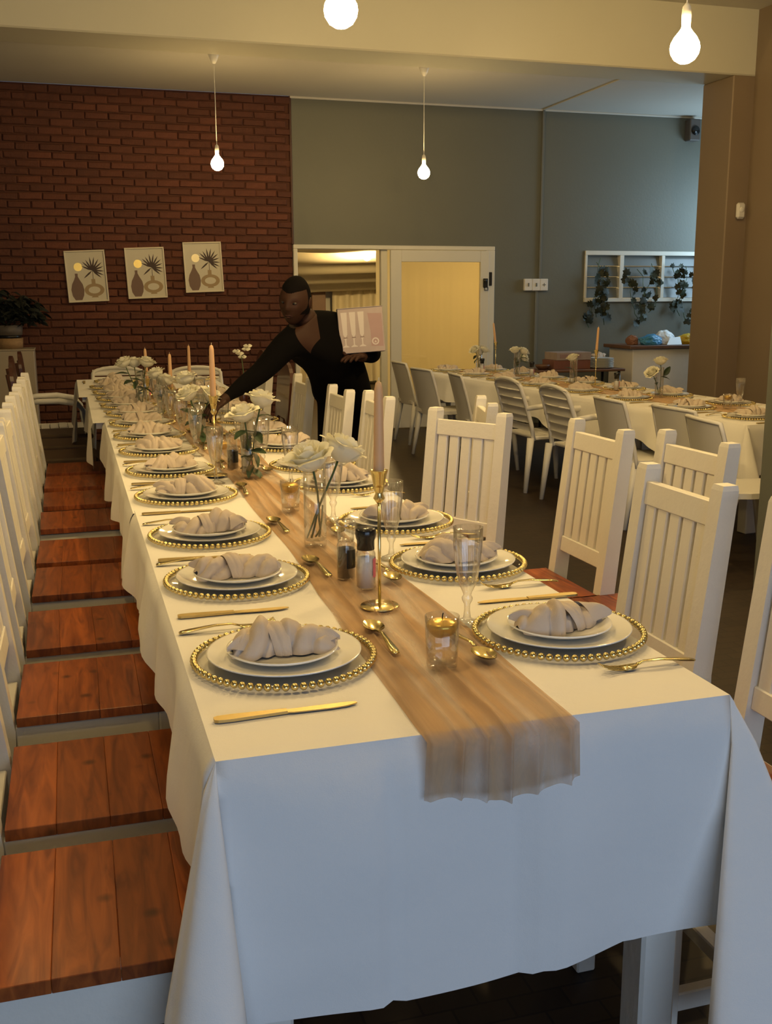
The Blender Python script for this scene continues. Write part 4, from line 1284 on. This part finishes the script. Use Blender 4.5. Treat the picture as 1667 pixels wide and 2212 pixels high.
V1, V2, V3, V4, V5 = (.600, 2.648), (.610, 3.769), (.545, 4.77), (.475, 5.85), (.40, 6.507)
for (x, y), lab in ((V1, 'nearest on the long table'), (V2, 'second on the long table'), (V3, 'third on the long table'), (V4, 'fourth on the long table'), (V5, 'farthest on the long table')):
    P_va.place((x, y, TZ + .006), 0, 'clear cylinder vase of white roses, ' + lab, 'rose vases on the long table')
def vfoot(v, dx=0, dy=0, z=TZ): return (v[0] + dx, v[1] + dy, z + .028)
rose((.588, 2.615, 1.045), vfoot(V1, .012, .008), R(200), R(20), 1.36, 'white rose in the nearest vase, lower left of its two', 0, seed=1)
rose((.672, 2.668, 1.056), vfoot(V1, -.012, -.004), R(10), R(30), 1.34, 'white rose in the nearest vase, upper right of its two', 0, seed=2)
rose((.592, 3.74, 1.045), vfoot(V2, .008, .004), R(200), R(15), 1.20, 'white rose in the second vase, lower left of its two', 6, seed=3)
rose((.662, 3.80, 1.088), vfoot(V2, -.008, -.004), R(20), R(14), 1.22, 'white rose in the second vase, upper right of its two', 6, seed=4)
rose((.507, 4.74, 1.035), vfoot(V3, .008, 0), R(200), R(28), 1.20, 'white rose in the third vase, left of its three', 6, seed=5)
rose((.597, 4.79, 1.020), vfoot(V3, -.008, 0), R(-20), R(35), 1.20, 'white rose in the third vase, right of its three', 6, seed=6)
rose((.515, 4.96, 1.085), vfoot(V3, 0, .01), R(150), R(12), 1.20, 'white rose in the third vase, topmost of its three', 6, seed=7)
rose((.488, 5.86, 1.012), vfoot(V4, 0, .008), R(30), R(25), 1.20, 'white rose in the fourth vase, right of its two', 3, seed=8)
rose((.452, 5.88, 1.05), vfoot(V4, 0, -.008), R(160), R(20), 1.14, 'white rose in the fourth vase, left of its two', 3, seed=9)
rose((.435, 6.48, 1.075), vfoot(V5, .008, 0), R(10), R(15), 1.20, 'white rose in the farthest vase, right of its three', 4, seed=10)
rose((.318, 6.52, 1.075), vfoot(V5, -.008, 0), R(180), R(25), 1.20, 'white rose in the farthest vase, left of its three', 4, seed=11)
rose((.372, 6.56, 1.07), vfoot(V5, 0, .008), R(90), R(15), 1.14, 'white rose in the farthest vase, middle of its three', 3, seed=12)
# vases of the second table
for i, (a, b, heads, lab) in enumerate(((.40, .46, ((-.04, 0, .19, 200, 40), (.05, .02, .19, 20, 40)), 'at the door end of the second table'),
        (1.08, .52, ((-.02, 0, .21, 200, 10), (.055, 0, .20, 0, 35), (.06, .02, .15, 0, 55)), 'second from the door end of the second table'),
        (2.20, .45, ((-.005, 0, .20, 150, 15),), 'third from the door end of the second table'),
        (3.36, .47, ((.005, 0, .235, 90, 10), (-.055, 0, .16, 200, 45)), 'with a large dark leaf, second table'))):
    p = t2(a, b, T2Z + .007)
    P_va.place(p, 0, 'clear vase of white roses ' + lab, 'rose vases on the second table')
    for j, (dx, dy, dz, az, tl) in enumerate(heads):
        rose((p.x + dx, p.y + dy, p.z + dz + .01), (p.x + .008 * (1 - j), p.y + .006 * j, p.z + .025), R(az), R(tl), 1.15,
             ('left-hand', 'right-hand', 'lowest')[j] + ' white rose of the vase ' + lab, 2, seed=20 + i * 4 + j, group='white roses on the second table')
    if i == 3:
        o = link('leaf', leaf_mesh(.085, .05, 'leaf', .0, 5), None, (p.x + .03, p.y, p.z + .16), (R(80), R(-50), 0))
        tag(o, 'single large dark rose leaf standing in the leafy vase of the second table', 'leaf')
# small white blossom sprig at the far right chair
bl = thing('blossom_sprig', 'small white orchid blossom in front of the brick wall beside the reaching arm', 'flower', (1.0, 6.33, .822))
MB().tube([(0, 0, 0), (.01, 0, .15), (-.005, 0, .31)], .003, 6).build('stem', 'stem', bl)
for dx, dz in ((-.035, .335), (.025, .345), (.0, .30), (-.015, .32), (.035, .365)):
    for k in range(4):
        o = link('petal', lm[1], bl, (dx, 0, dz), (R(60), R(-20), k * 1.6 + dx * 40)); o.scale = (.55, .7, .6)
        o.data = bpy.data.meshes.get('blossom_petal') or leaf_mesh(.05, .04, 'petal', .2, 3)
        o.data.name = 'blossom_petal'
MB().lathe([(0, 0), (.025, 0), (.028, .06), (.02, .12), (.015, .12), (.015, .01), (0, .01)], 20).build('bud_vase', 'mahogany', bl)
# ================================================================ person leaning over the long table
def skin_body(joints, edges, sub=2):
    bm = bmesh.new()
    names = list(joints)
    vs = {n: bm.verts.new(joints[n][:3]) for n in names}
    for a, b in edges: bm.edges.new((vs[a], vs[b]))
    me = bpy.data.meshes.new('figure_cage'); bm.to_mesh(me); bm.free()
    o = bpy.data.objects.new('figure_cage', me); col.objects.link(o)
    m = o.modifiers.new('skin', 'SKIN'); m.use_smooth_shade = True
    s = o.modifiers.new('sub', 'SUBSURF'); s.levels = sub; s.render_levels = sub
    lay = me.skin_vertices[0].data
    for i, n in enumerate(names):
        r = joints[n][3]
        lay[i].radius = r if isinstance(r, tuple) else (r, r)
        lay[i].use_root = (i == 0)
    bpy.context.view_layer.update()
    dg = bpy.context.evaluated_depsgraph_get()
    out = bpy.data.meshes.new_from_object(o.evaluated_get(dg))
    bpy.data.objects.remove(o)
    return out
J = {
 'pelvis': (1.43, 5.42, .985, .175), 'waist': (1.345, 5.29, 1.105, .155), 'chest': (1.235, 5.18, 1.225, .158), 'upper': (1.18, 5.11, 1.315, .112), 'neck0': (1.128, 5.06, 1.372, .058), 'neck1': (1.085, 5.025, 1.405, .052),
 'shR': (1.035, 5.02, 1.280, .075), 'elR': (.870, 4.93, 1.130, .055), 'foR': (.765, 4.86, 1.075, .044), 'wrR': (.690, 4.80, 1.035, .026), 'paR': (.640, 4.765, 1.005, .024),
 'shL': (1.325, 5.22, 1.345, .068), 'elL': (1.525, 5.24, 1.180, .047), 'foL': (1.46, 5.13, 1.185, .038), 'wrL': (1.405, 5.06, 1.185, .028), 'paL': (1.375, 5.03, 1.187, .026),
 'hipR': (1.335, 5.36, .90, .105), 'knR': (1.295, 5.34, .50, .064), 'anR': (1.285, 5.36, .09, .043), 'ftR': (1.22, 5.27, .035, .034),
 'hipL': (1.485, 5.46, .90, .105), 'knL': (1.47, 5.46, .50, .064), 'anL': (1.50, 5.55, .09, .043), 'ftL': (1.44, 5.45, .035, .034),
}
E_ = [('pelvis', 'waist'), ('waist', 'chest'), ('chest', 'upper'), ('upper', 'neck0'), ('neck0', 'neck1'), ('upper', 'shR'), ('shR', 'elR'), ('elR', 'foR'), ('foR', 'wrR'), ('wrR', 'paR'),
      ('upper', 'shL'), ('shL', 'elL'), ('elL', 'foL'), ('foL', 'wrL'), ('wrL', 'paL'), ('pelvis', 'hipR'), ('hipR', 'knR'), ('knR', 'anR'), ('anR', 'ftR'), ('pelvis', 'hipL'), ('hipL', 'knL'), ('knL', 'anL'), ('anL', 'ftL')]
body = skin_body(J, E_, 3)
bm = bmesh.new(); bm.from_mesh(body)
def join_mesh(bm, me, mt, matidx=1):
    n0 = len(bm.faces)
    b2 = bmesh.new(); b2.from_mesh(me); b2.transform(mt)
    tmp = bpy.data.meshes.new('tmp'); b2.to_mesh(tmp); b2.free()
    bm.from_mesh(tmp); bpy.data.meshes.remove(tmp)
    bm.faces.ensure_lookup_table()
    for f in bm.faces[n0:]: f.material_index = matidx; f.smooth = True
# clothing stops at a V neckline, the wrists; shoes stay black
nk = Vector(J['neck0'][:3])
look = Vector((-.55, -.80, -.06)).normalized()      # the way the face points
chestdir = Vector((-.60, -.72, .10)).normalized()
sidev = chestdir.cross(Vector((0, 0, 1))).normalized()
nax = (Vector(J['neck1'][:3]) - nk).normalized()
for no_, k_ in ((sidev - Vector((0, 0, .46)), .029), (sidev + Vector((0, 0, .46)), -.119), (chestdir, .012), (nax, .006)):
    bmesh.ops.bisect_plane(bm, geom=bm.verts[:] + bm.edges[:] + bm.faces[:], plane_co=nk + no_ * (k_ / no_.length_squared), plane_no=no_)
for f in bm.faces:
    c_ = f.calc_center_median(); d_ = c_ - nk
    f.material_index = 0; f.smooth = True
    along = d_.z + .55 * d_.x
    if d_.length < .23 and d_.dot(chestdir) > .012 and abs(d_.dot(sidev) + .045) < max(0, .074 + .46 * d_.z) : f.material_index = 1
    if d_.dot(nax) > .006 and (d_ - nax * d_.dot(nax)).length < .085: f.material_index = 1
    for wn_, pn in (('wrR', 'paR'), ('wrL', 'paL')):
        wv, pv = Vector(J[wn_][:3]), Vector(J[pn][:3])
        if (c_ - wv).dot((pv - wv).normalized()) > -.004 and (c_ - pv).length < .055: f.material_index = 1
# head: sculpted ovoid with brow, cheeks, jaw, nose, lips and ears
def head_mesh():
    mb = MB(); nu, nv = 40, 32
    def fn(u, v):
        a = 2 * pi * u; b = pi * v
        x, y, z = sin(b) * cos(a), sin(b) * sin(a), -cos(b)
        X, Y_, Z_ = x * .078, y * .098, z * .122       # face looks to -y
        if z < 0:
            k = (-z) ** 1.4
            X *= 1 - .34 * k; Y_ = Y_ * (1 - .12 * k) - .016 * k
        if z > .1: Y_ += .010 * z
        fr = max(0, -y)
        def bump(cx, cz, sx_, sz, amp): return amp * math.exp(-((X - cx) / sx_) ** 2 - ((Z_ - cz) / sz) ** 2) * (fr > .2)
        d = bump(0, -.012, .012, .026, .020) + bump(0, -.026, .019, .010, .009)         # nose
        d += bump(.030, .022, .022, .010, .006) + bump(-.030, .022, .022, .010, .006)    # brow
        d -= bump(.031, .004, .016, .011, .009) + bump(-.031, .004, .016, .011, .009)    # eye sockets
        d += bump(.040, -.024, .020, .018, .005) + bump(-.040, -.024, .020, .018, .005)  # cheeks
        d += bump(0, -.056, .026, .007, .008) + bump(0, -.068, .022, .006, .008) - bump(0, -.062, .024, .0028, .005)  # lips
        d += bump(0, -.100, .022, .014, .007)
        return (X, Y_ - d, Z_)
    mb.grid(lambda u, v: fn(u, v), nu, nv, True)
    for s in (-1, 1):
        mb.sphere((s * .078, .012, -.004), .03, 12, 8, (.28, .62, 1.0))
        mb.sphere((s * .081, .010, -.006), .018, 10, 6, (.25, .6, 1.0))
    return mb.mesh('head', 'skin')
HC = Vector((1.053, 5.00, 1.462))
yw = math.atan2(look.x, -look.y)      # rotation about z taking -y onto look
HM = Matrix.Translation(HC) @ Matrix.Rotation(yw, 4, 'Z') @ Matrix.Rotation(R(9), 4, 'X') @ Matrix.Rotation(R(6), 4, 'Y') @ Matrix.Scale(.93, 4)
join_mesh(bm, head_mesh(), HM, 1)
# hands: palm grown from the wrist, five bent fingers each
def hand(wr, pa, up, spread, curl, thumb):
    wr, pa, up = Vector(wr), Vector(pa), Vector(up).normalized()
    d = (pa - wr).normalized(); s = d.cross(up).normalized(); up = s.cross(d).normalized()
    m = MB()
    pm = Matrix((( s.x, d.x, up.x, 0), (s.y, d.y, up.y, 0), (s.z, d.z, up.z, 0), (0, 0, 0, 1)))
    m.sphere((0, 0, 0), .043, 14, 10, (.98, 1.1, .38), Matrix.Translation(pa + d * .012) @ pm)
    for k, (off, ln) in enumerate(((-.030, .066), (-.0105, .078), (.0105, .073), (.029, .058))):
        p = pa + d * .040 + s * off; dd = (d + s * off * spread).normalized()
        pts = [p - dd * .02, p]
        for j, seg in enumerate((.45, .32, .23)):
            a = curl * (j + .6)
            pts.append(pts[-1] + (dd * cos(a) - up * sin(a)) * ln * seg)
        m.tube(pts, [.0095, .0095, .009, .008, .006], 8)
    p = pa - d * .02 + s * thumb * .030
    m.tube([p, p + s * thumb * .022 + d * .015 - up * .004, p + s * thumb * .034 + d * .040 - up * .012, p + s * thumb * .032 + d * .058 - up * .022], [.013, .012, .010, .007], 8)
    return m.mesh('hand', 'skin')
join_mesh(bm, hand(J['wrR'][:3], J['paR'][:3], (.2, .2, 1), 6, .45, 1), Matrix.Identity(4), 1)
join_mesh(bm, hand(J['wrL'][:3], J['paL'][:3], (.15, .1, -1), 6, -.25, -1), Matrix.Identity(4), 1)
body2 = bpy.data.meshes.new('person'); bm.to_mesh(body2); bm.free()
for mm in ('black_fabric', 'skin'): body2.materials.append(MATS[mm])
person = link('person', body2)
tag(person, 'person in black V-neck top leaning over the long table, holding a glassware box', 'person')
hr = MB()
def hair(u, v):
    a = 2 * pi * u; b = pi * (.34 + .66 * v)
    x, y, z = sin(b) * cos(a), sin(b) * sin(a), -cos(b)
    f = 1.05
    yy = y * .098 * f + .010 * max(0, z)
    if y < 0 and z < .55: f = .96; yy = y * .098 * f
    return (x * .078 * f, yy, z * .122 * (1.05 if f > 1 else .97))
hr.grid(hair, 36, 18, True)
h = link('hair', hr.mesh('hair', 'hair'), person); h.matrix_local = HM
ey = MB()
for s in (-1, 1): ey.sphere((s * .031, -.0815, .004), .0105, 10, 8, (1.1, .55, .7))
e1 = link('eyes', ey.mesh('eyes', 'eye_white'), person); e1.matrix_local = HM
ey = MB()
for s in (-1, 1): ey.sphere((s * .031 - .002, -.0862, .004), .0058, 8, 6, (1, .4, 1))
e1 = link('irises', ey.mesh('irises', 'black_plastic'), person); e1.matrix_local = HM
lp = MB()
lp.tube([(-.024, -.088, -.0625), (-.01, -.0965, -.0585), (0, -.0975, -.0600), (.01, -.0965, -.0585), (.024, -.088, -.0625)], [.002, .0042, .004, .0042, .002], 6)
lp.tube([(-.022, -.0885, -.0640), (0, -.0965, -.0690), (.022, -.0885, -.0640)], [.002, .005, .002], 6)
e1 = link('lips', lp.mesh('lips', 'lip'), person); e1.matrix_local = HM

# ---------------------------------------------------------------- glassware boxes
def glass_box(w_, h_, d_, label, loc, rot):
    t = thing('glassware_box', label, 'box', loc, 0)
    t.rotation_euler = rot
    MB().bev(-w_ / 2, w_ / 2, 0, d_, 0, h_, .002).build('carton', 'card_grey', t)
    MB().box(-w_ / 2 + .002, w_ / 2 - .002, -.0012, -.0002, .002, h_ - .004).build('front_print', 'card_pink', t)
    MB().prism([(.045, .03), (w_ / 2 - .008, .025), (w_ / 2 - .008, h_ - .035), (.035, h_ - .03), (.045, .10)], .0014, .0018, XZ).build('printed_panel', 'print_rose', t)
    for k in range(3):
        x = -w_ / 2 + .030 + k * .042
        pr = [(.0, .03), (.016, .03), (.016, .033), (.003, .04), (.003, .066), (.008, .072), (.003, .078), (.010, .09), (.0155, h_ - .02), (0, h_ - .02)]
        s = h_ / .215
        out = [(x + r_, z * s if z < .1 else z) for r_, z in pr] + [(x - r_, z * s if z < .1 else z) for r_, z in pr[::-1]]
        m = MB().prism(out, .0014, .0019, XZ)
        m.build('printed_flute', 'print_glass', t)
        MB().prism([(x - .010, .072 * s), (x + .010, .072 * s), (x + .010, .078 * s), (x - .010, .078 * s)], .002, .0023, XZ).build('printed_knot', 'print_dark', t)
    out_, in_ = ell(.066, .052, .018, .018, 16), ell(.066, .052, .012, .012, 16)
    m = MB(); n = 16
    m.add([XZ @ Vector((x, z, .0022)) for x, z in out_ + in_], [(k, (k + 1) % n, n + (k + 1) % n, n + k) for k in range(n)])
    m.prism([(.060, .046), (.072, .046), (.066, .058)], .002, .0024, XZ)
    m.build('printed_emblem', 'print_glass', t)
    MB().bev(-w_ / 2 - .001, w_ / 2 + .001, -.004, d_, h_ - .001, h_ + .0015, .0005).build('lid_flap', 'card_grey', t)
    return t
glass_box(.225, .222, .13, 'pink-grey carton printed with three flutes, held up by the person', (1.402, 5.035, 1.208), (R(-4), R(-4), R(-12)))

# ---------------------------------------------------------------- side table with stacked plates at the far wall
st = thing('side_table', 'narrow side table against the far wall carrying a box and a plate stack', 'table', (5.42, 10.62, 0))
MB().bev(-.55, .52, -.22, .22, .655, .685, .006).build('top', 'wood_brown', st)
for sx_ in (-.5, .47):
    for sy in (-.19, .19):
        MB().tube([(sx_, sy, 0), (sx_ * .97, sy, .655)], [.014, .017], 8).build('leg', 'dark_metal', st)
t = thing('glassware_box', 'red-brown patterned carton on the side table at the far wall', 'box', (5.31, 10.60, .686), R(3))
MB().bev(-.23, .23, -.13, .14, 0, .10, .003).build('carton', 'print_red', t)
MB().bev(-.20, .232, -.135, .145, .10, .185, .003).build('carton_lid', 'card_pink', t)
MB().box(-.16, .10, -.1375, -.1352, .125, .165).build('printed_panel', 'print_rose', t)
for k in range(9):
    P_din((5.72 + .004 * sin(k * 3), 10.56, .686 - .009 + .0125 * k + .001), 0, ORD[k] + ' plate from the bottom of the stack on the side table', 'plate', 'stacked plates on the side table')
o = link('napkin', napkins[2], None, (5.68, 10.56, .686 + .1235), (0, 0, .4)); tag(o, 'beige napkin on the plate stack of the side table', 'napkin')
t = thing('wooden_bowl', 'small reddish wooden bowl on the left end of the side table', 'bowl', (4.98, 10.52, .686))
MB().lathe([(0, 0), (.04, 0), (.075, .03), (.085, .055), (.08, .056), (.06, .03), (0, .012)], 24).build('bowl_body', 'wood_brown', t)

# ---------------------------------------------------------------- counter and the bags on it
ct = thing('counter', 'white counter with brown wooden top beside the pilaster', 'counter', (6.62, 10.75, 0))
MB().bev(-.48, .57, -.15, .40, 0, .885, .006).build('front_panel', 'counter_white', ct)
MB().bev(-.54, .60, -.19, .44, .885, .925, .006).build('worktop', 'wood_brown', ct)
def crumple(name, mat, size, loc, rz, seed, label, cat, amp=.22):
    bm = bmesh.new()
    bmesh.ops.create_icosphere(bm, subdivisions=4, radius=1)
    for v in bm.verts:
        p = v.co.copy()
        n = noise.noise(p * 1.7 + Vector((seed, 0, 0))) + .5 * (1 - abs(noise.noise(p * 4.1 + Vector((0, seed, 0)))) * 2) * .6
        q = p * (1 + amp * n)
        q.z = max(q.z, -.55) + .55
        v.co = Vector((q.x * size[0], q.y * size[1], q.z * size[2]))
    m = MB(); m.smooth = False; m.frombm(bm); bm.free()
    o = m.build(name, mat, None, loc, (0, 0, rz))
    return tag(o, label, cat)
crumple('plastic_bag', 'bag_blue', (.15, .10, .075), (6.42, 10.70, .926), .2, 3, 'crumpled blue plastic bag on the counter', 'bag')
crumple('plastic_bag', 'bag_white', (.125, .09, .10), (6.645, 10.78, .926), .1, 8, 'crumpled white plastic bag on the counter behind the blue one', 'bag')
crumple('plastic_bag', 'bag_yellow', (.13, .09, .075), (6.93, 10.72, .926), -.2, 13, 'yellow plastic bag on the counter against the pilaster', 'bag')
crumple('paper_packet', 'bag_brown', (.055, .07, .07), (6.255, 10.83, .926), .5, 17, 'brown packet at the left end of the counter', 'packet')
t = thing('paper_sheet', 'pale blue-white folded paper in front of the bags on the counter', 'paper', (6.68, 10.62, .926), .1)
MB().prism([(-.10, 0), (.11, .0), (.115, .10), (-.03, .085)], .0, .003, Matrix.Rotation(R(62), 4, 'X')).build('sheet', 'bag_white', t)

# ---------------------------------------------------------------- ivy hanging from the window ledge
ivm = []
for k in range(3):
    rr = random.Random(k)
    out = [(0, 0), (.022, -.008), (.034, .014), (.024, .024), (.028, .045), (.010, .044), (0, .066), (-.010, .044), (-.028, .045), (-.024, .024), (-.034, .014), (-.022, -.008)]
    m = MB()
    vs = [(x, y + .0, .008 * sin(40 * x) - .1 * y * y * 4) for x, y in out] + [(0, .025, .006)]
    m.smooth = True
    m.add(vs, [(i, (i + 1) % 12, 12) for i in range(12)])
    ivm.append(m.mesh('leaf', 'ivy_leaf'))
for gi, (x0, lab, n, strands) in enumerate(((6.02, 'trailing ivy garland at the left of the louvre window', 58, 5), (6.62, 'trailing ivy garland at the middle of the louvre window', 40, 4), (7.12, 'trailing ivy garland at the right of the louvre window by the pilaster', 40, 4))):
    rr = random.Random(50 + gi)
    iv = thing('ivy_garland', lab, 'plant', (x0, YB - .05, WZ0 + .05), 0, 'ivy garlands on the louvre window')
    for s in range(strands):
        sx0 = rr.uniform(-.16, .16)
        top_ = rr.uniform(.20, .46); bot = rr.uniform(-.36, -.12)
        pts = [(sx0 + .07 * sin(q * 3 + s * 2) + (q - .5) * rr.uniform(-.1, .1), -.01 - .03 * sin(pi * q), top_ + (bot - top_) * q) for q in [i / 8 for i in range(9)]]
        MB().tube(pts, .004, 5).build('vine_stem', 'stem', iv)
        for q in range(n // strands):
            i = rr.randrange(8); p = Vector(pts[i]).lerp(Vector(pts[i + 1]), rr.random())
            p += Vector((rr.uniform(-.05, .05), rr.uniform(-.05, 0), rr.uniform(-.03, .03)))
            o = link('leaf', ivm[rr.randrange(3)], iv, p, (R(rr.uniform(60, 120)), R(rr.uniform(-40, 40)), R(rr.uniform(-40, 40)) + (pi if rr.random() < .6 else 0)))
            sc_ = rr.uniform(.9, 1.5); o.scale = (sc_,) * 3

# ---------------------------------------------------------------- pedestal with potted bush at far left
pe = thing('pedestal', 'pale pedestal against the brick wall at the far left', 'pedestal', (-.52, 10.85, 0))
MB().bev(-.24, .19, -.2, .2, 0, .99, .008).build('body', 'pedestal', pe)
MB().bev(-.245, .195, -.205, .205, .985, 1.0, .003).build('cap', 'pedestal', pe)
pp = thing('potted_bush', 'dark bushy plant in a banded pot on the pedestal at far left', 'plant', (-.56, 10.85, 1.0))
MB().lathe([(0, 0), (.125, 0), (.132, .10), (.124, .10), (0, .09)], 28).build('basket_base', 'basket', pp)
MB().lathe([(.118, .095), (.118, .135), (.0, .135)], 28).build('dark_band', 'black_plastic', pp)
MB().lathe([(0, .13), (.128, .13), (.135, .225), (.122, .225), (.115, .2), (0, .2)], 28).build('pot', 'pot_grey', pp)
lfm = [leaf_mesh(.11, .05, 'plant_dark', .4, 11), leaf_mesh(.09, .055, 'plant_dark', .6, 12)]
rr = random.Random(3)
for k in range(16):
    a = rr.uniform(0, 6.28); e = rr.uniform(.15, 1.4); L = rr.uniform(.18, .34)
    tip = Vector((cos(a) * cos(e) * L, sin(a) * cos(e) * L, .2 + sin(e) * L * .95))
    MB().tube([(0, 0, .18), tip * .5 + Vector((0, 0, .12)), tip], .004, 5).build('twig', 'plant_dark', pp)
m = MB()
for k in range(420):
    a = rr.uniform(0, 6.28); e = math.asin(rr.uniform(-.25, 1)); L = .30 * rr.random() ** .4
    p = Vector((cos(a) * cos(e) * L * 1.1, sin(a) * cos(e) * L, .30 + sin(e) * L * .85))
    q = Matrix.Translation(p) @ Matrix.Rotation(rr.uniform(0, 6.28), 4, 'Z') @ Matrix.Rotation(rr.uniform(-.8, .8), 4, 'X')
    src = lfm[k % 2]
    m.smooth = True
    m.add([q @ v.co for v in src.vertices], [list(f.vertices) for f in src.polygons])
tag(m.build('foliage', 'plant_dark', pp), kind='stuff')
